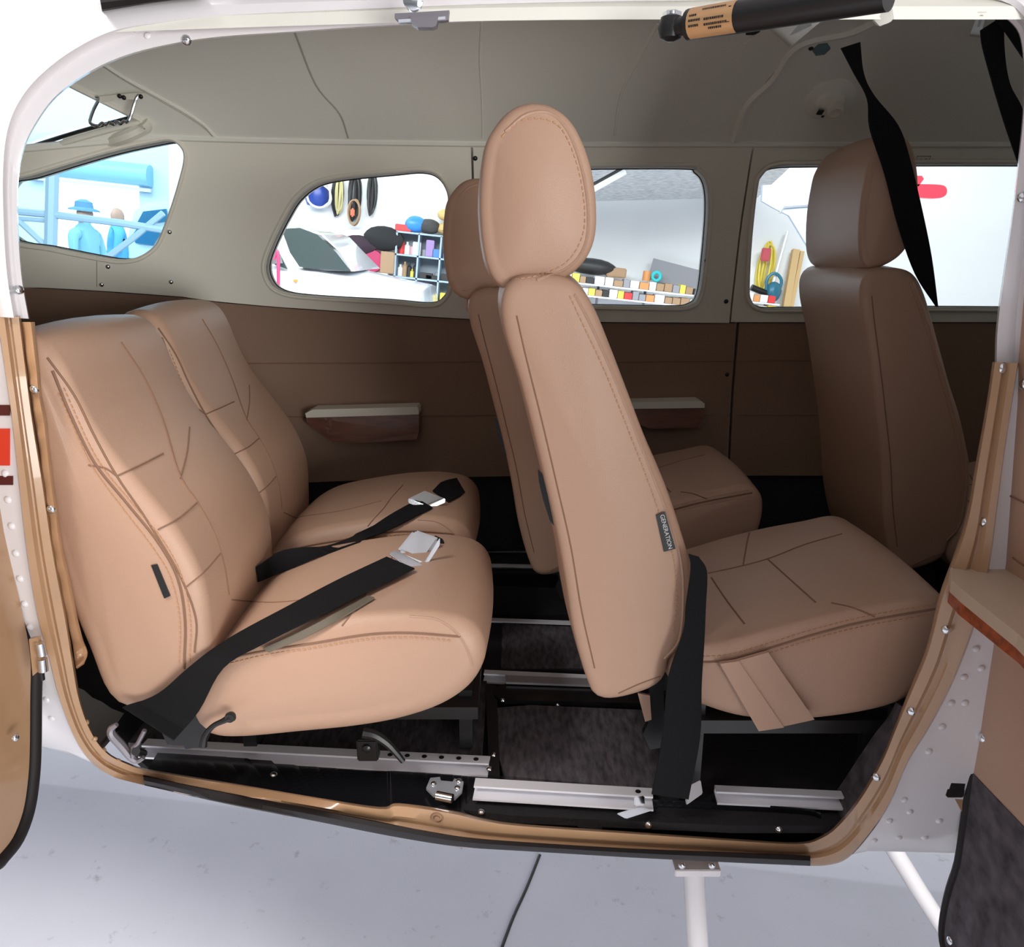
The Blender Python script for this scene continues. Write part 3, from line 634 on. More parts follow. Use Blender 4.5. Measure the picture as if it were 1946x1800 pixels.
# ------------------------------------------------------------------ belts
SB = bvh([c for c in kids(RS) + kids(RS2) + kids(MS) if c.type == 'MESH' and c.name.split('.')[0] in ('backrest', 'seat_cushion')])
def belt(name, A, Bp, off, fall, label, group=None, cat='seat belt', m=WEB, th=.002, ray_=True):
    a = cr([(*q, 0) for q in A], 5); b = cr([(*q, 0) for q in Bp], 5); PA = []; PB = []
    for q, w in zip(a, b):
        hs = []
        for z in (q, w):
            h = hitb(SB, z.x, z.y, off)[0] if ray_ else None
            hs.append(h)
        if hs[0] is None and hs[1] is None: hs = [PY(q.x, q.y, fall), PY(w.x, w.y, fall)]
        elif hs[0] is None: hs[0] = PY(q.x, q.y, hs[1].y)
        elif hs[1] is None: hs[1] = PY(w.x, w.y, hs[0].y)
        elif abs(hs[0].y - hs[1].y) > .12: y_ = min(hs[0].y, hs[1].y); hs = [PY(q.x, q.y, y_), PY(w.x, w.y, y_)]
        PA.append(hs[0]); PB.append(hs[1])
    # relax depth so the webbing bridges hollows
    for _ in range(3):
        for L in (PA, PB):
            ys = [p.y for p in L]
            for i in range(1, len(L) - 1):
                y = min(ys[i], (ys[i - 1] + ys[i + 1]) / 2); p = L[i]; d = p - ORG; L[i] = ORG + d * (y / d.y)
    r = thing(name, PA[0], label, cat, group)
    built(r, 'webbing', strip(PA, PB, th), m)
    return r, PA, PB
def slabq(px, cpx, th, nrm, off=.0, Y=None, bev=.3):             # bevelled slab whose face fills the outline px on a tilted plane
    c = PY(*cpx, Y) if Y else hitb(SB, *cpx, off)[0]; n = Vector(nrm).normalized(); P = []
    for q in px: d = ray(*q); P.append(ORG + d * ((c - ORG).dot(n) / d.dot(n)))
    bm = bmesh.new(); a = [bm.verts.new(p) for p in P]; b = [bm.verts.new(p - n * th) for p in P]; m = len(P)
    bm.faces.new(a); bm.faces.new(b[::-1])
    for k in range(m): bm.faces.new((a[k], b[k], b[(k + 1) % m], a[(k + 1) % m]))
    bmesh.ops.recalc_face_normals(bm, faces=bm.faces); bmesh.ops.bevel(bm, geom=bm.edges[:], offset=bev * th, segments=2, affect='EDGES')
    bm.verts.index_update(); v = [x.co.copy() for x in bm.verts]; f = [tuple(w.index for w in q.verts) for q in bm.faces]; bm.free(); return v, f
def plate(r, name, px, th, off, m, bev=.25, label=None, Y=None, n=(.1, -.65, .75)):
    c = (sum(q[0] for q in px) / len(px), sum(q[1] for q in px) / len(px)); return built(r, name, slabq(px, c, th, n, off, Y, bev), m, label=label)
b1, PA, PB = belt('lap_belt', [(232, 1345), (300, 1318), (360, 1268), (440, 1212), (540, 1158), (640, 1105), (735, 1060)], [(330, 1408), (378, 1352), (425, 1270), (500, 1225), (590, 1180), (690, 1130), (788, 1082)], .016, .895, 'black lap belt with silver buckle lying across the near rear seat', 'lap belts on the rear seats')
plate(b1, 'buckle', ((787, 1003), (838, 1021), (806, 1068), (752, 1046)), .018, .034, SIL, .3, 'square satin silver lift-latch buckle')
plate(b1, 'buckle_side', ((836, 1022), (836, 1036), (806, 1082), (752, 1056), (752, 1047), (806, 1069)), .006, .036, CHR, .2, 'polished side of the buckle', n=(.1, -.9, .3))
plate(b1, 'buckle_tongue', ((738, 1052), (752, 1044), (804, 1074), (792, 1090)), .004, .020, CHR, .3, 'chrome buckle tongue')
plate(b1, 'webbing_tail', ((826, 1016), (842, 1024), (846, 1036), (822, 1046)), .005, .006, WEB)
t = [hitb(SB, x, y, .011)[0] for x, y in ((712, 1085), (728, 1108), (745, 1075), (722, 1082), (750, 1100))]
if all(t): built(b1, 'box_stitching', tube(t, .0005, 4), mat('grey_thread', (.08, .08, .08), .7), kind='stuff')
b1b, _, _ = belt('adjuster_strap', [(500, 1232), (560, 1206), (630, 1172), (700, 1134)], [(512, 1240), (580, 1212), (645, 1178), (712, 1138)], .005, .9, 'olive-grey loose strap end under the near lap belt', m=mat('olive_webbing', (.13, .11, .08), .7), cat='strap')
b2, _, _ = belt('lap_belt', [(486, 1078), (540, 1045), (620, 1037), (690, 1010), (740, 980), (795, 950)], [(490, 1106), (560, 1078), (640, 1045), (710, 1020), (760, 998), (822, 966)], .006, 1.25, 'black lap belt with silver buckle on the far rear seat', 'lap belts on the rear seats')
plate(b2, 'buckle', ((807, 931), (846, 946), (812, 960), (776, 946)), .008, .020, SIL, .3, 'square silver lift-latch buckle', n=(.1, -.4, .9))
plate(b2, 'buckle_side', ((846, 947), (846, 955), (812, 970), (776, 956), (776, 947), (812, 961)), .006, .016, CHR, .2, 'polished side of the buckle', n=(.2, -.95, .2))
b2b, _, _ = belt('belt_end', [(822, 934), (842, 915), (868, 908)], [(852, 955), (872, 944), (884, 935)], .006, 1.6, 'black belt end on the aisle edge of the far rear seat', cat='seat belt')
b3, _, _ = belt('lap_belt', [(1308, 1052), (1312, 1080), (1303, 1150), (1298, 1200), (1270, 1285), (1258, 1400), (1238, 1508)], [(1328, 1058), (1343, 1085), (1341, 1150), (1338, 1220), (1333, 1300), (1330, 1400), (1308, 1518)], 0, .895, 'black belt hanging behind the near middle backrest', 'hanging belts', ray_=False)
Lp = [PY(x, y, .91 + .02 * k) for k, (x, y) in enumerate(((1326, 1056), (1340, 1075), (1330, 1100), (1300, 1120)))]
plate(b3, 'belt_tongue', ((1172, 1546), (1218, 1532), (1240, 1540), (1190, 1556)), .004, 0, SIL, .3, 'pale metal belt tongue on the sill plate', Y=.905)
plate(b3, 'anchor_plate', ((1205, 1515), (1225, 1512), (1226, 1530), (1206, 1532)), .004, 0, CHR, .3, Y=.91)
plate(b3, 'anchor_plate', ((1300, 1498), (1332, 1482), (1336, 1508), (1305, 1530)), .004, 0, SIL, .3, Y=.93)
b4, _, _ = belt('shoulder_belt', [(1597, 92), (1622, 140), (1647, 188), (1652, 245), (1680, 330), (1706, 430), (1738, 520), (1778, 583)], [(1634, 80), (1641, 140), (1661, 182), (1706, 238), (1728, 300), (1752, 400), (1770, 490), (1782, 583)], 0, 1.36, 'twisted black shoulder belt hanging from the ceiling onto the far front seat', 'shoulder belts', ray_=False)
b5, _, _ = belt('shoulder_belt', [(1862, 58), (1866, 90), (1885, 160), (1906, 230), (1934, 312)], [(1906, 30), (1908, 100), (1918, 160), (1944, 215), (1952, 300)], 0, 1.05, 'black shoulder belt loop at the top of the forward door post', 'shoulder belts', ray_=False)
b6, _, _ = belt('shoulder_belt', [(1880, 26), (1908, 60), (1950, 122)], [(1906, 14), (1935, 50), (1965, 90)], 0, 1.04, 'short black belt run slanting right beside the door post top', 'shoulder belts', ray_=False)

# ------------------------------------------------------------------ rails and floor hardware
def rail(px0, px1, z, label, y2=None, holes_=0, w=.014, hgt=.012):
    a = PZ(*px0, z); b = PZ(*px1, z); d = (b - a); L = d.length; u = d.normalized(); v = Vector((-u.y, u.x, 0)); c = (a + b) / 2
    r = thing('seat_rail', c, label, 'seat rail', 'seat rails')
    M = Matrix((u, v, Vector((0, 0, 1)))).transposed()
    vf = join(box(Vector((0, w * .5, -hgt * .5)), (L, w * .35, hgt * .9), None), box(Vector((0, 0, 0)), (L, w, .003), None), box(Vector((0, -w * .2, -hgt + .001)), (L, w * 2, .003), None))
    built(r, 'rail_extrusion', ([c + M @ p for p in vf[0]], vf[1]), ALU, smooth=False)
    for i in range(holes_):
        p = c + u * (L / 2 - .02 - i * .026); built(r, 'locating_hole', lathe(p + Vector((0, 0, .0006)), [(.004, 0), (.004, .0015)], (0, 0, 1), 10), BLK)
    return r
rail((275, 1412), (930, 1446), .012, 'bright aluminium rail under the near rear seat, with a row of holes', holes_=7, w=.018)
rail((902, 1488), (1240, 1508), .012, 'aluminium rail on the sill plate in front of the floor mat', holes_=1, w=.018)
rail((920, 1278), (1300, 1296), .012, 'aluminium rail between the floor mat and the aisle carpet')
rail((920, 1178), (1300, 1192), .012, 'thin aluminium rail at the near edge of the dark aisle')
rail((905, 1074), (1300, 1082), .012, 'farthest thin aluminium rail by the black floor ring')
rail((1360, 1500), (1620, 1512), .012, 'dim rail under the near middle seat cushion')
br = thing('rail_stop', PZ(1100, 1300, .02), 'pale grey channel piece beside the rail near the floor mat', 'bracket')
q = [PZ(x, y, .014) for x, y in ((960, 1287), (1290, 1300), (1290, 1312), (962, 1300))]; built(br, 'channel', prism(q, (0, 0, .004)), mat('grey_metal', (.45, .44, .46), .4, metal=.6), smooth=False)
# striker bracket on the sill plate
st = thing('door_striker', PZ(845, 1500, .01), 'small zinc striker bracket screwed on the black sill plate', 'bracket')
q = [PZ(x, y, .006) for x, y in ((818, 1483), (836, 1481), (838, 1488), (860, 1490), (864, 1484), (881, 1490), (878, 1508), (864, 1522), (848, 1510), (824, 1516), (810, 1502))]
built(st, 'base_plate', prism(q, (0, 0, .004)), SIL, smooth=False)
built(st, 'striker_roller', tube([PZ(830, 1512, .014), PZ(860, 1518, .014)], .0065, 12), CHR, label='polished roller')
for x, y in ((824, 1489), (869, 1497), (872, 1484)): built(st, 'screw', dome(PZ(x, y, .011), (0, 0, 1), .0045), CHR)
# bent latch at the aft sill corner
la = thing('door_latch', PY(258, 1435, .90), 'bent grey steel latch arm at the aft corner of the sill', 'latch')
A1 = [PY(x, y, .90) for x, y in ((222, 1377), (212, 1385), (213, 1397), (232, 1418), (250, 1440), (262, 1446), (273, 1440))]
built(la, 'latch_arm', tube(cr(A1, 4), lambda t: .003 + .003 * math.sin(math.pi * min(1, t * 1.1)), 8), mat('dull_zinc', (.30, .28, .31), .35, metal=.7))
built(la, 'latch_fork', tube([PY(x, y, .895) for x, y in ((275, 1388), (262, 1413), (253, 1420), (252, 1440))], .003, 8), mat('dull_zinc', (.30, .28, .31), .35, metal=.7))
built(la, 'pivot_bolt', tube([PY(258, 1428, .89), PY(272, 1432, .93)], .0055, 10), BLK)
# tie-down ring in the aft floor
tr = thing('tie_down_ring', PZ(990, 1000, .01), 'small dark chrome tie-down ring on the black aisle floor', 'ring')
built(tr, 'ring', tube([PZ(990, 1000, .012) + Vector((math.cos(a) * .018, -.0, .02 + math.sin(a) * .03)) for a in [i * math.pi / 8 for i in range(16)]], .0022, 6, True), CHR)
built(tr, 'ring_base', rbox(PZ(996, 1006, .005), (.03, .03, .008)), BLK)

# ------------------------------------------------------------------ armrests, hooks, ceiling fittings
def armrest(px, top, low, wood, label):
    p0, p1 = [onfar(*q) for q in px]; r = thing('wall_armrest', (p0 + p1) / 2, label, 'armrest', 'armrests on the far wall')
    def prof(pp, proud, m, nm, lb):
        pts = [onfar(*q) + Vector((0, .004, 0)) for q in pp]; V, F = prism(pts, (0, -proud, 0))
        built(r, nm, (V, F), m, smooth=False, label=lb)
        bv = r.children if False else None
    prof(top, .055, CREAM2, 'arm_pad', 'cream leather pad'); prof(low, .048, wood, 'wood_trim', 'varnished wood side trim'); return r
armrest(((590, 780), (800, 800)), [(590, 778), (604, 771), (797, 766), (800, 770), (800, 780), (592, 786)], [(590, 786), (800, 780), (800, 815), (795, 828), (690, 834), (640, 832), (610, 812), (592, 798)], WOODD, 'dark wood armrest with cream pad on the far wall beside the rear seats')
armrest(((1200, 765), (1330, 790)), [(1185, 758), (1322, 755), (1330, 760), (1330, 768), (1188, 770)], [(1188, 770), (1330, 768), (1328, 790), (1318, 806), (1230, 808), (1200, 795)], WOODD, 'shadowed armrest on the far wall behind the near middle backrest')
hk = thing('coat_hook', onceil(230, 185), 'wavy chrome wire coat hook folded down by the rear window', 'hook')
def hp_(x, y): return onceil(230, 186) * 0 + PY(x, y, onceil(255, 190).y - .03)
wv = [(265, 180), (258, 190), (247, 225), (240, 232)] + [(236 - i * 7, 230 + (i % 2) * 5 + i * .6) for i in range(8)] + [(176, 237), (171, 230), (178, 208), (188, 188), (183, 184)]
built(hk, 'hook_wire', tube([hp_(*q) for q in cr([(*q, 0) for q in wv], 3)] if False else [hp_(q.x, q.y) for q in cr([(*q, 0) for q in wv], 3)], .0032, 8), CHR, label='bent chrome wire')
built(hk, 'mounting_plate', prism([hp_(x, y) for x, y in ((180, 184), (255, 177), (276, 178), (272, 190), (235, 189), (190, 196))], (0, .004, .002)), CREAM2, smooth=False)
for q in ((228, 183), (236, 186), (268, 184)): built(hk, 'screw', dome(hp_(*q) + Vector((0, -.002, 0)), (0, -1, -.3), .0045), BLK)
vt = thing('air_vent', onceil(1575, 190), 'round cream air vent on the ceiling above the far front seat', 'vent')
h, nn = hitb(CB, 1576, 188)
built(vt, 'vent_flange', lathe(h, [(.052, -.004), (.052, .003), (.045, .006), (.03, .008), (.028, .016), (.02, .018)], nn, 24), CREAM)
built(vt, 'vent_nozzle', lathe(h + nn * .018 + Vector((.01, 0, -.008)), [(.016, -.01), (.017, .006), (.012, .009), (.004, .005)], nn, 16), CREAM2)
built(vt, 'vent_slot', lathe(h + nn * .017 + Vector((-.02, 0, -.012)), [(.008, 0), (.008, .003)], nn, 4), INK)
for q in ((1548, 185), (1592, 159), (1563, 218)):
    h2, n2 = hitb(CB, *q, 0); built(vt, 'screw', dome(h2 + n2 * .004, n2, .004), INK)
fx = thing('ceiling_switch', onceil(1561, 92), 'small blue-grey round plug on the ceiling near the belt mount', 'switch')
h, nn = hitb(CB, 1561, 92); built(fx, 'plug', lathe(h, [(.016, -.002), (.016, .004), (.01, .006)], nn, 6), mat('blue_grey', (.12, .2, .22), .4)); h, nn = hitb(CB, 1541, 92); built(fx, 'pin', dome(h, nn, .005), INK)
sv = thing('dome_light', onceil(1480, 70), 'clear plastic dome light in the cream ceiling console', 'light')
def cplate(r, nm, px, th, m, label=None):
    pts = [hitb(CB, *q, 0) for q in px]; n0 = sum((p[1] for p in pts), Vector()).normalized(); built(r, nm, prism([p[0] + n0 * .001 for p in pts], n0 * th), m, smooth=False, label=label)
cplate(sv, 'light_housing', ((1412, 82), (1455, 45), (1560, 30), (1500, 85)), .006, CREAM)
cplate(sv, 'lens', ((1486, 40), (1540, 34), (1506, 62), (1488, 64)), .010, SIL, 'pale reflective lens')
cplate(sv, 'slot', ((1417, 58), (1428, 51), (1444, 52), (1432, 58)), .008, INK)
pc = thing('placard', onceil(1860, 45), 'small white instruction placard on the ceiling edge beside the belt', 'placard')
cplate(pc, 'card', ((1858, 22), (1874, 22), (1862, 70), (1842, 68)), .001, mat('paper', (.6, .6, .56), .6))
cplate(pc, 'printed_lines', ((1863, 28), (1867, 28), (1856, 64), (1852, 64)), .0016, mat('grey_print', (.2, .2, .2), .6))
# EXIT placard on the window header
tc = bpy.data.curves.new('exit_lettering', 'FONT'); tc.body = 'EXIT'; tc.size = .016; tc.extrude = .0003; tc.materials.append(mat('dark_print', (.06, .06, .05), .6))
to = bpy.data.objects.new('exit_lettering', tc); COL.objects.link(to); to = meshify(to); h, nn = hitb(FB, 1747, 306); to.location = h + Vector((0, -.002, 0)); to.rotation_euler = (R(82), 0, 0)
props(to, 'tiny EXIT marking in an outlined box above the forward window', 'marking')
fm = [hitb(FB, x, y, .001)[0] for x, y in ((1743, 297), (1769, 297), (1765, 308), (1741, 308))]
mo('marking_outline', tube([p - to.location for p in fm], .0007, 4, True), MATS['dark_print'], None).location = to.location
bo = bpy.data.objects['marking_outline']; bo.parent = to; bo.matrix_parent_inverse = Matrix(); bo.location = (0, 0, 0); bo.rotation_euler = (0, 0, 0)
Mi = Matrix.Rotation(R(82), 4, 'X').inverted(); bo.data.transform(Mi)

# gas strut on the upper frame
gs = thing('gas_strut', PY(1300, 50, .84), 'black gas strut with gold printed label, fixed under the top of the door frame', 'strut')
a = PY(1275, 53, .845); b = PY(1690, -14, .70); d = (b - a)
built(gs, 'strut_tube', tube([a.lerp(b, t) for t in (.10, .3, .6, 1)], .0135, 20), BLK)
built(gs, 'rod_end', join(tube([a.lerp(b, t) for t in (0.02, .06, .08, .10)], lambda t: .0085 + .005 * (t > .9), 14), lathe(a, [(.003, -.012), (.010, -.009), (.0125, 0), (.010, .009), (.003, .012)], (0, 0, 1), 16)), BLK)
sx = d.normalized(); vn = Vector((0, -1, -.1)); vn = (vn - sx * vn.dot(sx)).normalized(); un = sx.cross(vn)
V = []; F = []
for i in range(2):
    for k in range(9):
        q = R(-70 + 140 * k / 8); p = a.lerp(b, .125 + .235 * i) + (vn * math.cos(q) + un * math.sin(q)) * .0139; V.append(p)
for k in range(8): F.append((k, k + 1, 10 + k, 9 + k))
lab = built(gs, 'gold_label', (V, F), BRASS, label='gold foil label with small black print')
def onlab(t, q): q = R(q); return a.lerp(b, t) + (vn * math.cos(q) + un * math.sin(q)) * .0142 - gs.location
prt = []
for row, (qq, t0, t1) in enumerate(((-42, .20, .32), (-22, .14, .17), (-4, .14, .20), (-2, .22, .31), (14, .14, .19), (16, .22, .33), (30, .24, .30))):
    t = t0
    while t < t1:
        w = random.uniform(.004, .010); prt.append(([onlab(t, qq - 4), onlab(t + w, qq - 4), onlab(t + w, qq + 4), onlab(t, qq + 4)], [(0, 1, 2, 3)])); t += w + .003
prt.append(([onlab(.335, -35), onlab(.348, -35), onlab(.348, 20), onlab(.335, 20)], [(0, 1, 2, 3)]))
o = mo('label_print', join(*prt), INK, gs, smooth=False, kind='stuff')
built(gs, 'ball_stud', join(lathe(PY(1277, 40, .845), [(.004, -.012), (.004, .008)], (0, 0, 1), 10), lathe(PY(1277, 32, .85), [(.009, -.002), (.009, .004), (.006, .005)], (0, 0, 1), 6)), CHR)
# catch on the upper frame
ct = thing('door_catch', PY(803, 38, .86), 'grey metal door catch hanging from the top of the frame', 'latch')
for nm, px, th in (('catch_plate', ((752, 30), (855, 24), (853, 42), (845, 44), (760, 46), (752, 38)), .006), ('catch_tongue', ((783, 38), (836, 36), (831, 55), (824, 58), (796, 58), (785, 52)), .008)):
    built(ct, nm, prism([PY(x, y, .875) for x, y in px], (0, .004 - th * 2, 0)), mat('dull_zinc', (.30, .28, .31), .35, metal=.7), smooth=False)
for px in (((757, 37), (786, 35), (786, 41), (757, 43)), ((812, 34), (846, 31), (846, 37), (813, 39))): built(ct, 'catch_window', prism([PY(x, y, .864) for x, y in px], (0, .004, 0)), SIL, smooth=False)
built(ct, 'bolt_head', lathe(PY(786, 2, .87), [(.010, 0), (.010, .006), (.006, .008)], (0, -1, 0), 14), CHR)

# ------------------------------------------------------------------ open doors
# aft door, hinged behind the frame, swung open toward the camera
DA = em('door_1', (-.62, .86, .3), 'open aft cargo door, tan inside with a black rubber edge', 'door', kind='structure')
def dpt(px, py, X): return PX(px, py, X)
oa = [(78, 1240), (78, 1330), (77, 1430), (73, 1490), (64, 1545), (45, 1595), (18, 1630), (0, 1647), (-60, 1672), (-300, 1700)]
edge = [dpt(x, y, -.62) for x, y in oa]; up = [dpt(x, y, -.62) for x, y in ((-2, 600), (12, 800), (26, 950), (40, 1050), (62, 1150))]
ring = cr(up + edge, 4)
poly = ring + [Vector((-.62, .3, edge[-1].z - .03)), Vector((-.62, .3, .8)), Vector((-.62, up[0].y, .8))]
c0 = sum(poly, Vector()) / len(poly)
mo('door_skin', prism([p - DA.location + Vector((-.02, 0, 0)) for p in poly], (.006, 0, 0)), WHITE, DA, smooth=False)
inner = [p.lerp(Vector((-.62, .45, .4)), .055 if p.y > .5 else 0) for p in ring]
poly2 = inner + poly[len(ring):]
mo('door_lining', prism([p - DA.location + Vector((-.013, 0, 0)) for p in poly2], (.016, 0, 0)), TANP, DA, label='tan painted inner face')
mo('door_seal', tube([p.lerp(Vector((-.62, .45, .4)), .03) - DA.location for p in ring], .0095, 10), RUB, DA, label='black rubber edge seal')
mo('screw', dome(dpt(30, 1402, -.60) - DA.location, (1, -.3, 0), .005), CHR, DA)
hg = em('door_hinge', (0, 0, 0), 'worn steel hinge between the aft door and the fuselage'); hg.parent = DA; hg.location = (0, 0, 0)
builtH(hg, DA, 'hinge_leaf', prism([PY(x, y, .875) for x, y in ((55, 1215), (72, 1212), (80, 1270), (62, 1285))], (0, .006, 0)), TANP, smooth=False)
builtH(hg, DA, 'hinge_knuckle', join(tube([PY(76, 1222, .872), PY(80, 1245, .872)], .006, 10), tube([PY(80, 1252, .872), PY(82, 1275, .872)], .006, 10)), CHR)
builtH(hg, DA, 'hinge_pin', tube([PY(79, 1275, .872), PY(81, 1292, .872)], .003, 8), BLK)
# forward door
DF = em('door_2', (.56, .7, .3), 'open forward cargo door, tan leather lining with armrest and black carpet panel', 'door', kind='structure')
def DX(z): return .585 - .085 * max(0, z) 
def ondf(px, py, o=0.):
    d = ray(px, py); t = .6 / d.x
    for _ in range(20): p = ORG + d * t; t *= (DX(p.z) - o) / p.x
    return ORG + d * t
dl = [(1934, 700), (1926, 770), (1906, 880), (1892, 980), (1880, 1060), (1870, 1130), (1864, 1180), (1860, 1260), (1852, 1350), (1845, 1440), (1842, 1466)]
L1 = [ondf(*q) for q in dl]
def sheetdoor(nm, pts, th, m, o=0, label=None, sm=False): return mo(nm, prism([p - DF.location + Vector((-o, 0, 0)) for p in pts], (th, 0, 0)), m, DF, smooth=sm, label=label)
low = [Vector((DX(0), .3, ondf(1946, 1600).z - .02))]
diag = ondf(1946, 1575); dd = (diag - L1[-1]); fard = L1[-1] + dd * 5
sheetdoor('door_lining', L1 + [fard, Vector((DX(.65), .25, fard.z)), Vector((DX(.68), .25, .70)), Vector((DX(.7), L1[0].y, .70))], .012, LEA, 0, 'tan leather lining')
ck = [(1846, 1466), (1834, 1560), (1822, 1640), (1806, 1690), (1795, 1740), (1792, 1780), (1800, 1812), (1830, 1850)]
K1 = [ondf(*q) for q in ck]
sheetdoor('carpet_panel', K1 + [Vector((K1[-1].x, .35, K1[-1].z - .1)), Vector((DX(0), .35, fard.z)), fard], .012, CARP, .001, 'black carpet kick panel')
mo('carpet_edging', tube([p - DF.location for p in cr(K1, 3)], .006, 8), RUB, DF)
mo('door_shell', prism([p - DF.location + Vector((.014, 0, 0)) for p in L1[:-1] + K1[1:]] + [Vector((.56, .25, -.2)) - DF.location, Vector((.56, .25, .7)) - DF.location], (.02, 0, 0)), WHITE, DF, smooth=False)
pad = [ondf(x, y, .05) for x, y in ((1806, 1078), (1812, 1070), (1900, 1072), (1990, 1110), (1990, 1250), (1830, 1125), (1808, 1100))]
arm0 = PY(1808, 1088, .80)
def armpts(px, Y): return [PY(x, y, Y) for x, y in px]
pad_top = [Vector((.475, .80, .405)), Vector((.465, .79, .407)), Vector((.462, .76, .409)), Vector((.462, .30, .41)), Vector((.555, .30, .41)), Vector((.555, .80, .40))]
mo('arm_pad', prism([p - DF.location for p in [PZ(1806, 1080, .40), PZ(1822, 1070, .40), PZ(1900, 1073, .40), PZ(2250, 1180, .40), PZ(2420, 1700, .40), PZ(1935, 1205, .40), PZ(1830, 1122, .40), PZ(1808, 1102, .40)]], (0, 0, -.014)), mat('beige_leather', (.52, .40, .29), .45), DF, smooth=False, label='beige arm pad')
mo('arm_trim', prism([p - DF.location for p in [PZ(1806, 1096, .386), PZ(1830, 1085, .386), PZ(2250, 1190, .386), PZ(2420, 1720, .386), PZ(1945, 1222, .386), PZ(1828, 1133, .386), PZ(1806, 1110, .386)]], (0, 0, -.022)), WOOD, DF, smooth=False, label='orange-brown varnished wood armrest trim')
DFB = bvh([c for c in kids(DF)])
for L in ([(1905, 935), (1925, 945), (1946, 955)], [(1925, 1060), (1946, 1075)]):
    k = surf_line(DFB, L, .0005, 3)
    if len(k) > 2: mo('lining_seam', tube([p - DF.location for p in k], .0012, 6), SEAM, DF)
for q in ((1866, 1402), (1805, 1788), (1944, 730)): screw(*q, DFB, DF, CHR, .0062)
hg2 = em('door_hinge', (0, 0, 0), 'dark stained hinge joining the forward door at its lower edge'); hg2.parent = DF; hg2.location = (0, 0, 0)
builtH(hg2, DF, 'hinge_arm', prism([PY(x, y, .868) for x, y in ((1740, 1462), (1790, 1458), (1838, 1460), (1836, 1510), (1790, 1515), (1735, 1508))], (0, .008, 0)), mat('stained_metal', (.33, .30, .31), .3, metal=.5, var=.5), smooth=False)
builtH(hg2, DF, 'hinge_block', rbox(PY(1812, 1485, .86), (.022, .02, .036)), RUB)
builtH(hg2, DF, 'hinge_leaf', prism([PY(x, y, .855) for x, y in ((1822, 1465), (1842, 1462), (1832, 1550), (1815, 1520))], (0, .004, 0)), TANP, smooth=False)

# step strut below the fuselage
ss = thing('step_strut', PY(1325, 1655, .95), 'white painted round step strut running down from the belly', 'strut')
a = PY(1318, 1650, .96); b = PY(1328, 1830, .96)
built(ss, 'tube', tube([a, b + (b - a) * 1.6], .016, 16), WHITE)
built(ss, 'mounting_flange', rbox(PY(1322, 1646, .945), (.065, .03, .012)), WHITE)
for x in (1296, 1353): built(ss, 'screw', dome(PY(x, 1646, .925), (0, -1, 0), .005), CHR)
s2 = thing('gear_fairing', PY(1760, 1700, 1.0), 'white fairing edge seen under the fuselage left of the forward door', 'fairing')
built(s2, 'fairing_shell', tube([PY(1690, 1600, 1.02), PY(1745, 1690, 1.02), PY(1800, 1775, 1.02), PY(1840, 1850, 1.02)], .013, 10), WHITE)

# ------------------------------------------------------------------ hangar (the aircraft sits nose-up, so the hangar is tilted against it)
TH = R(6); RY = Matrix.Rotation(TH, 3, 'Y'); RI = RY.inverted()
GZ = -.86
def HL(p): return RI @ p                                           # aircraft frame -> hangar frame
def hpt(px, py, Y): return HL(PY(px, py, Y))
def hob(name, loc, label=None, cat=None, group=None, kind=None): return em(name, RY @ Vector(loc), label, cat, group, kind, rot=(0, TH, 0))
def hm(name, loc, vf, m, label=None, cat=None, group=None, kind=None, smooth=True):
    o = mo(name, vf, m, None, smooth, label, cat, group, kind); o.location = RY @ Vector(loc); o.rotation_euler = (0, TH, 0); return o
HW = mat('hangar_wall_paint', (.83, .85, .86), .7)
def ground_mat():
    m = mat('painted_concrete', (.62, .625, .69), .38, var=-.05, bump=.03, scale=30); nt = m.node_tree; b = nt.nodes['Principled BSDF']
    n = nt.nodes.new('ShaderNodeTexNoise'); n.inputs['Scale'].default_value = 14; n.inputs['Detail'].default_value = 9; n.inputs['Roughness'].default_value = .7
    r = nt.nodes.new('ShaderNodeValToRGB'); r.color_ramp.elements[0].position = .60; r.color_ramp.elements[1].position = .72
    r.color_ramp.elements[0].color = (0, 0, 0, 1); r.color_ramp.elements[1].color = (.6, .6, .6, 1)
    tc = [x for x in nt.nodes if x.type == 'TEX_COORD'][0]; nt.links.new(tc.outputs['Object'], n.inputs['Vector']); nt.links.new(n.outputs['Fac'], r.inputs[0])
    mx = nt.nodes.new('ShaderNodeMixRGB'); mx.inputs[2].default_value = (.2, .19, .21, 1); old = b.inputs['Base Color'].links[0].from_socket
    nt.links.new(r.outputs[0], mx.inputs[0]); nt.links.new(old, mx.inputs[1]); nt.links.new(mx.outputs[0], b.inputs['Base Color']); return m
gr = hm('hangar_floor', (0, 3, GZ), box((0, 0, -.05), (44, 40, .1)), ground_mat(), kind='structure', smooth=False); gr.name = 'trim_1'; gr.data.name = 'hangar_floor'
gr.name = 'ground'
GB = bvh(gr)
k = surf_line(GB, [(1026, 1625), (1000, 1690), (975, 1745), (950, 1812)], .001, 4)
fc = mo('floor_crack', tube(k, .004, 5), INK, gr); fc.matrix_parent_inverse = gr.matrix_world.inverted()
YW = 10.5
xw0 = hpt(352, 400, YW).x
hm('wall_back', (0, 0, 0), box(((xw0 + 14) / 2, YW + .1, 2), (14 - xw0, .2, 6)), HW, kind='structure', smooth=False)
hm('wall_recess', (0, 0, 0), join(box((xw0 - .1, YW + 2, 2), (.2, 4, 6))), HW, kind='structure', smooth=False)
YD = 13.; a = hpt(88, 306, YD); b = hpt(272, 470, YD)
dz = hpt(180, 345, YD).z
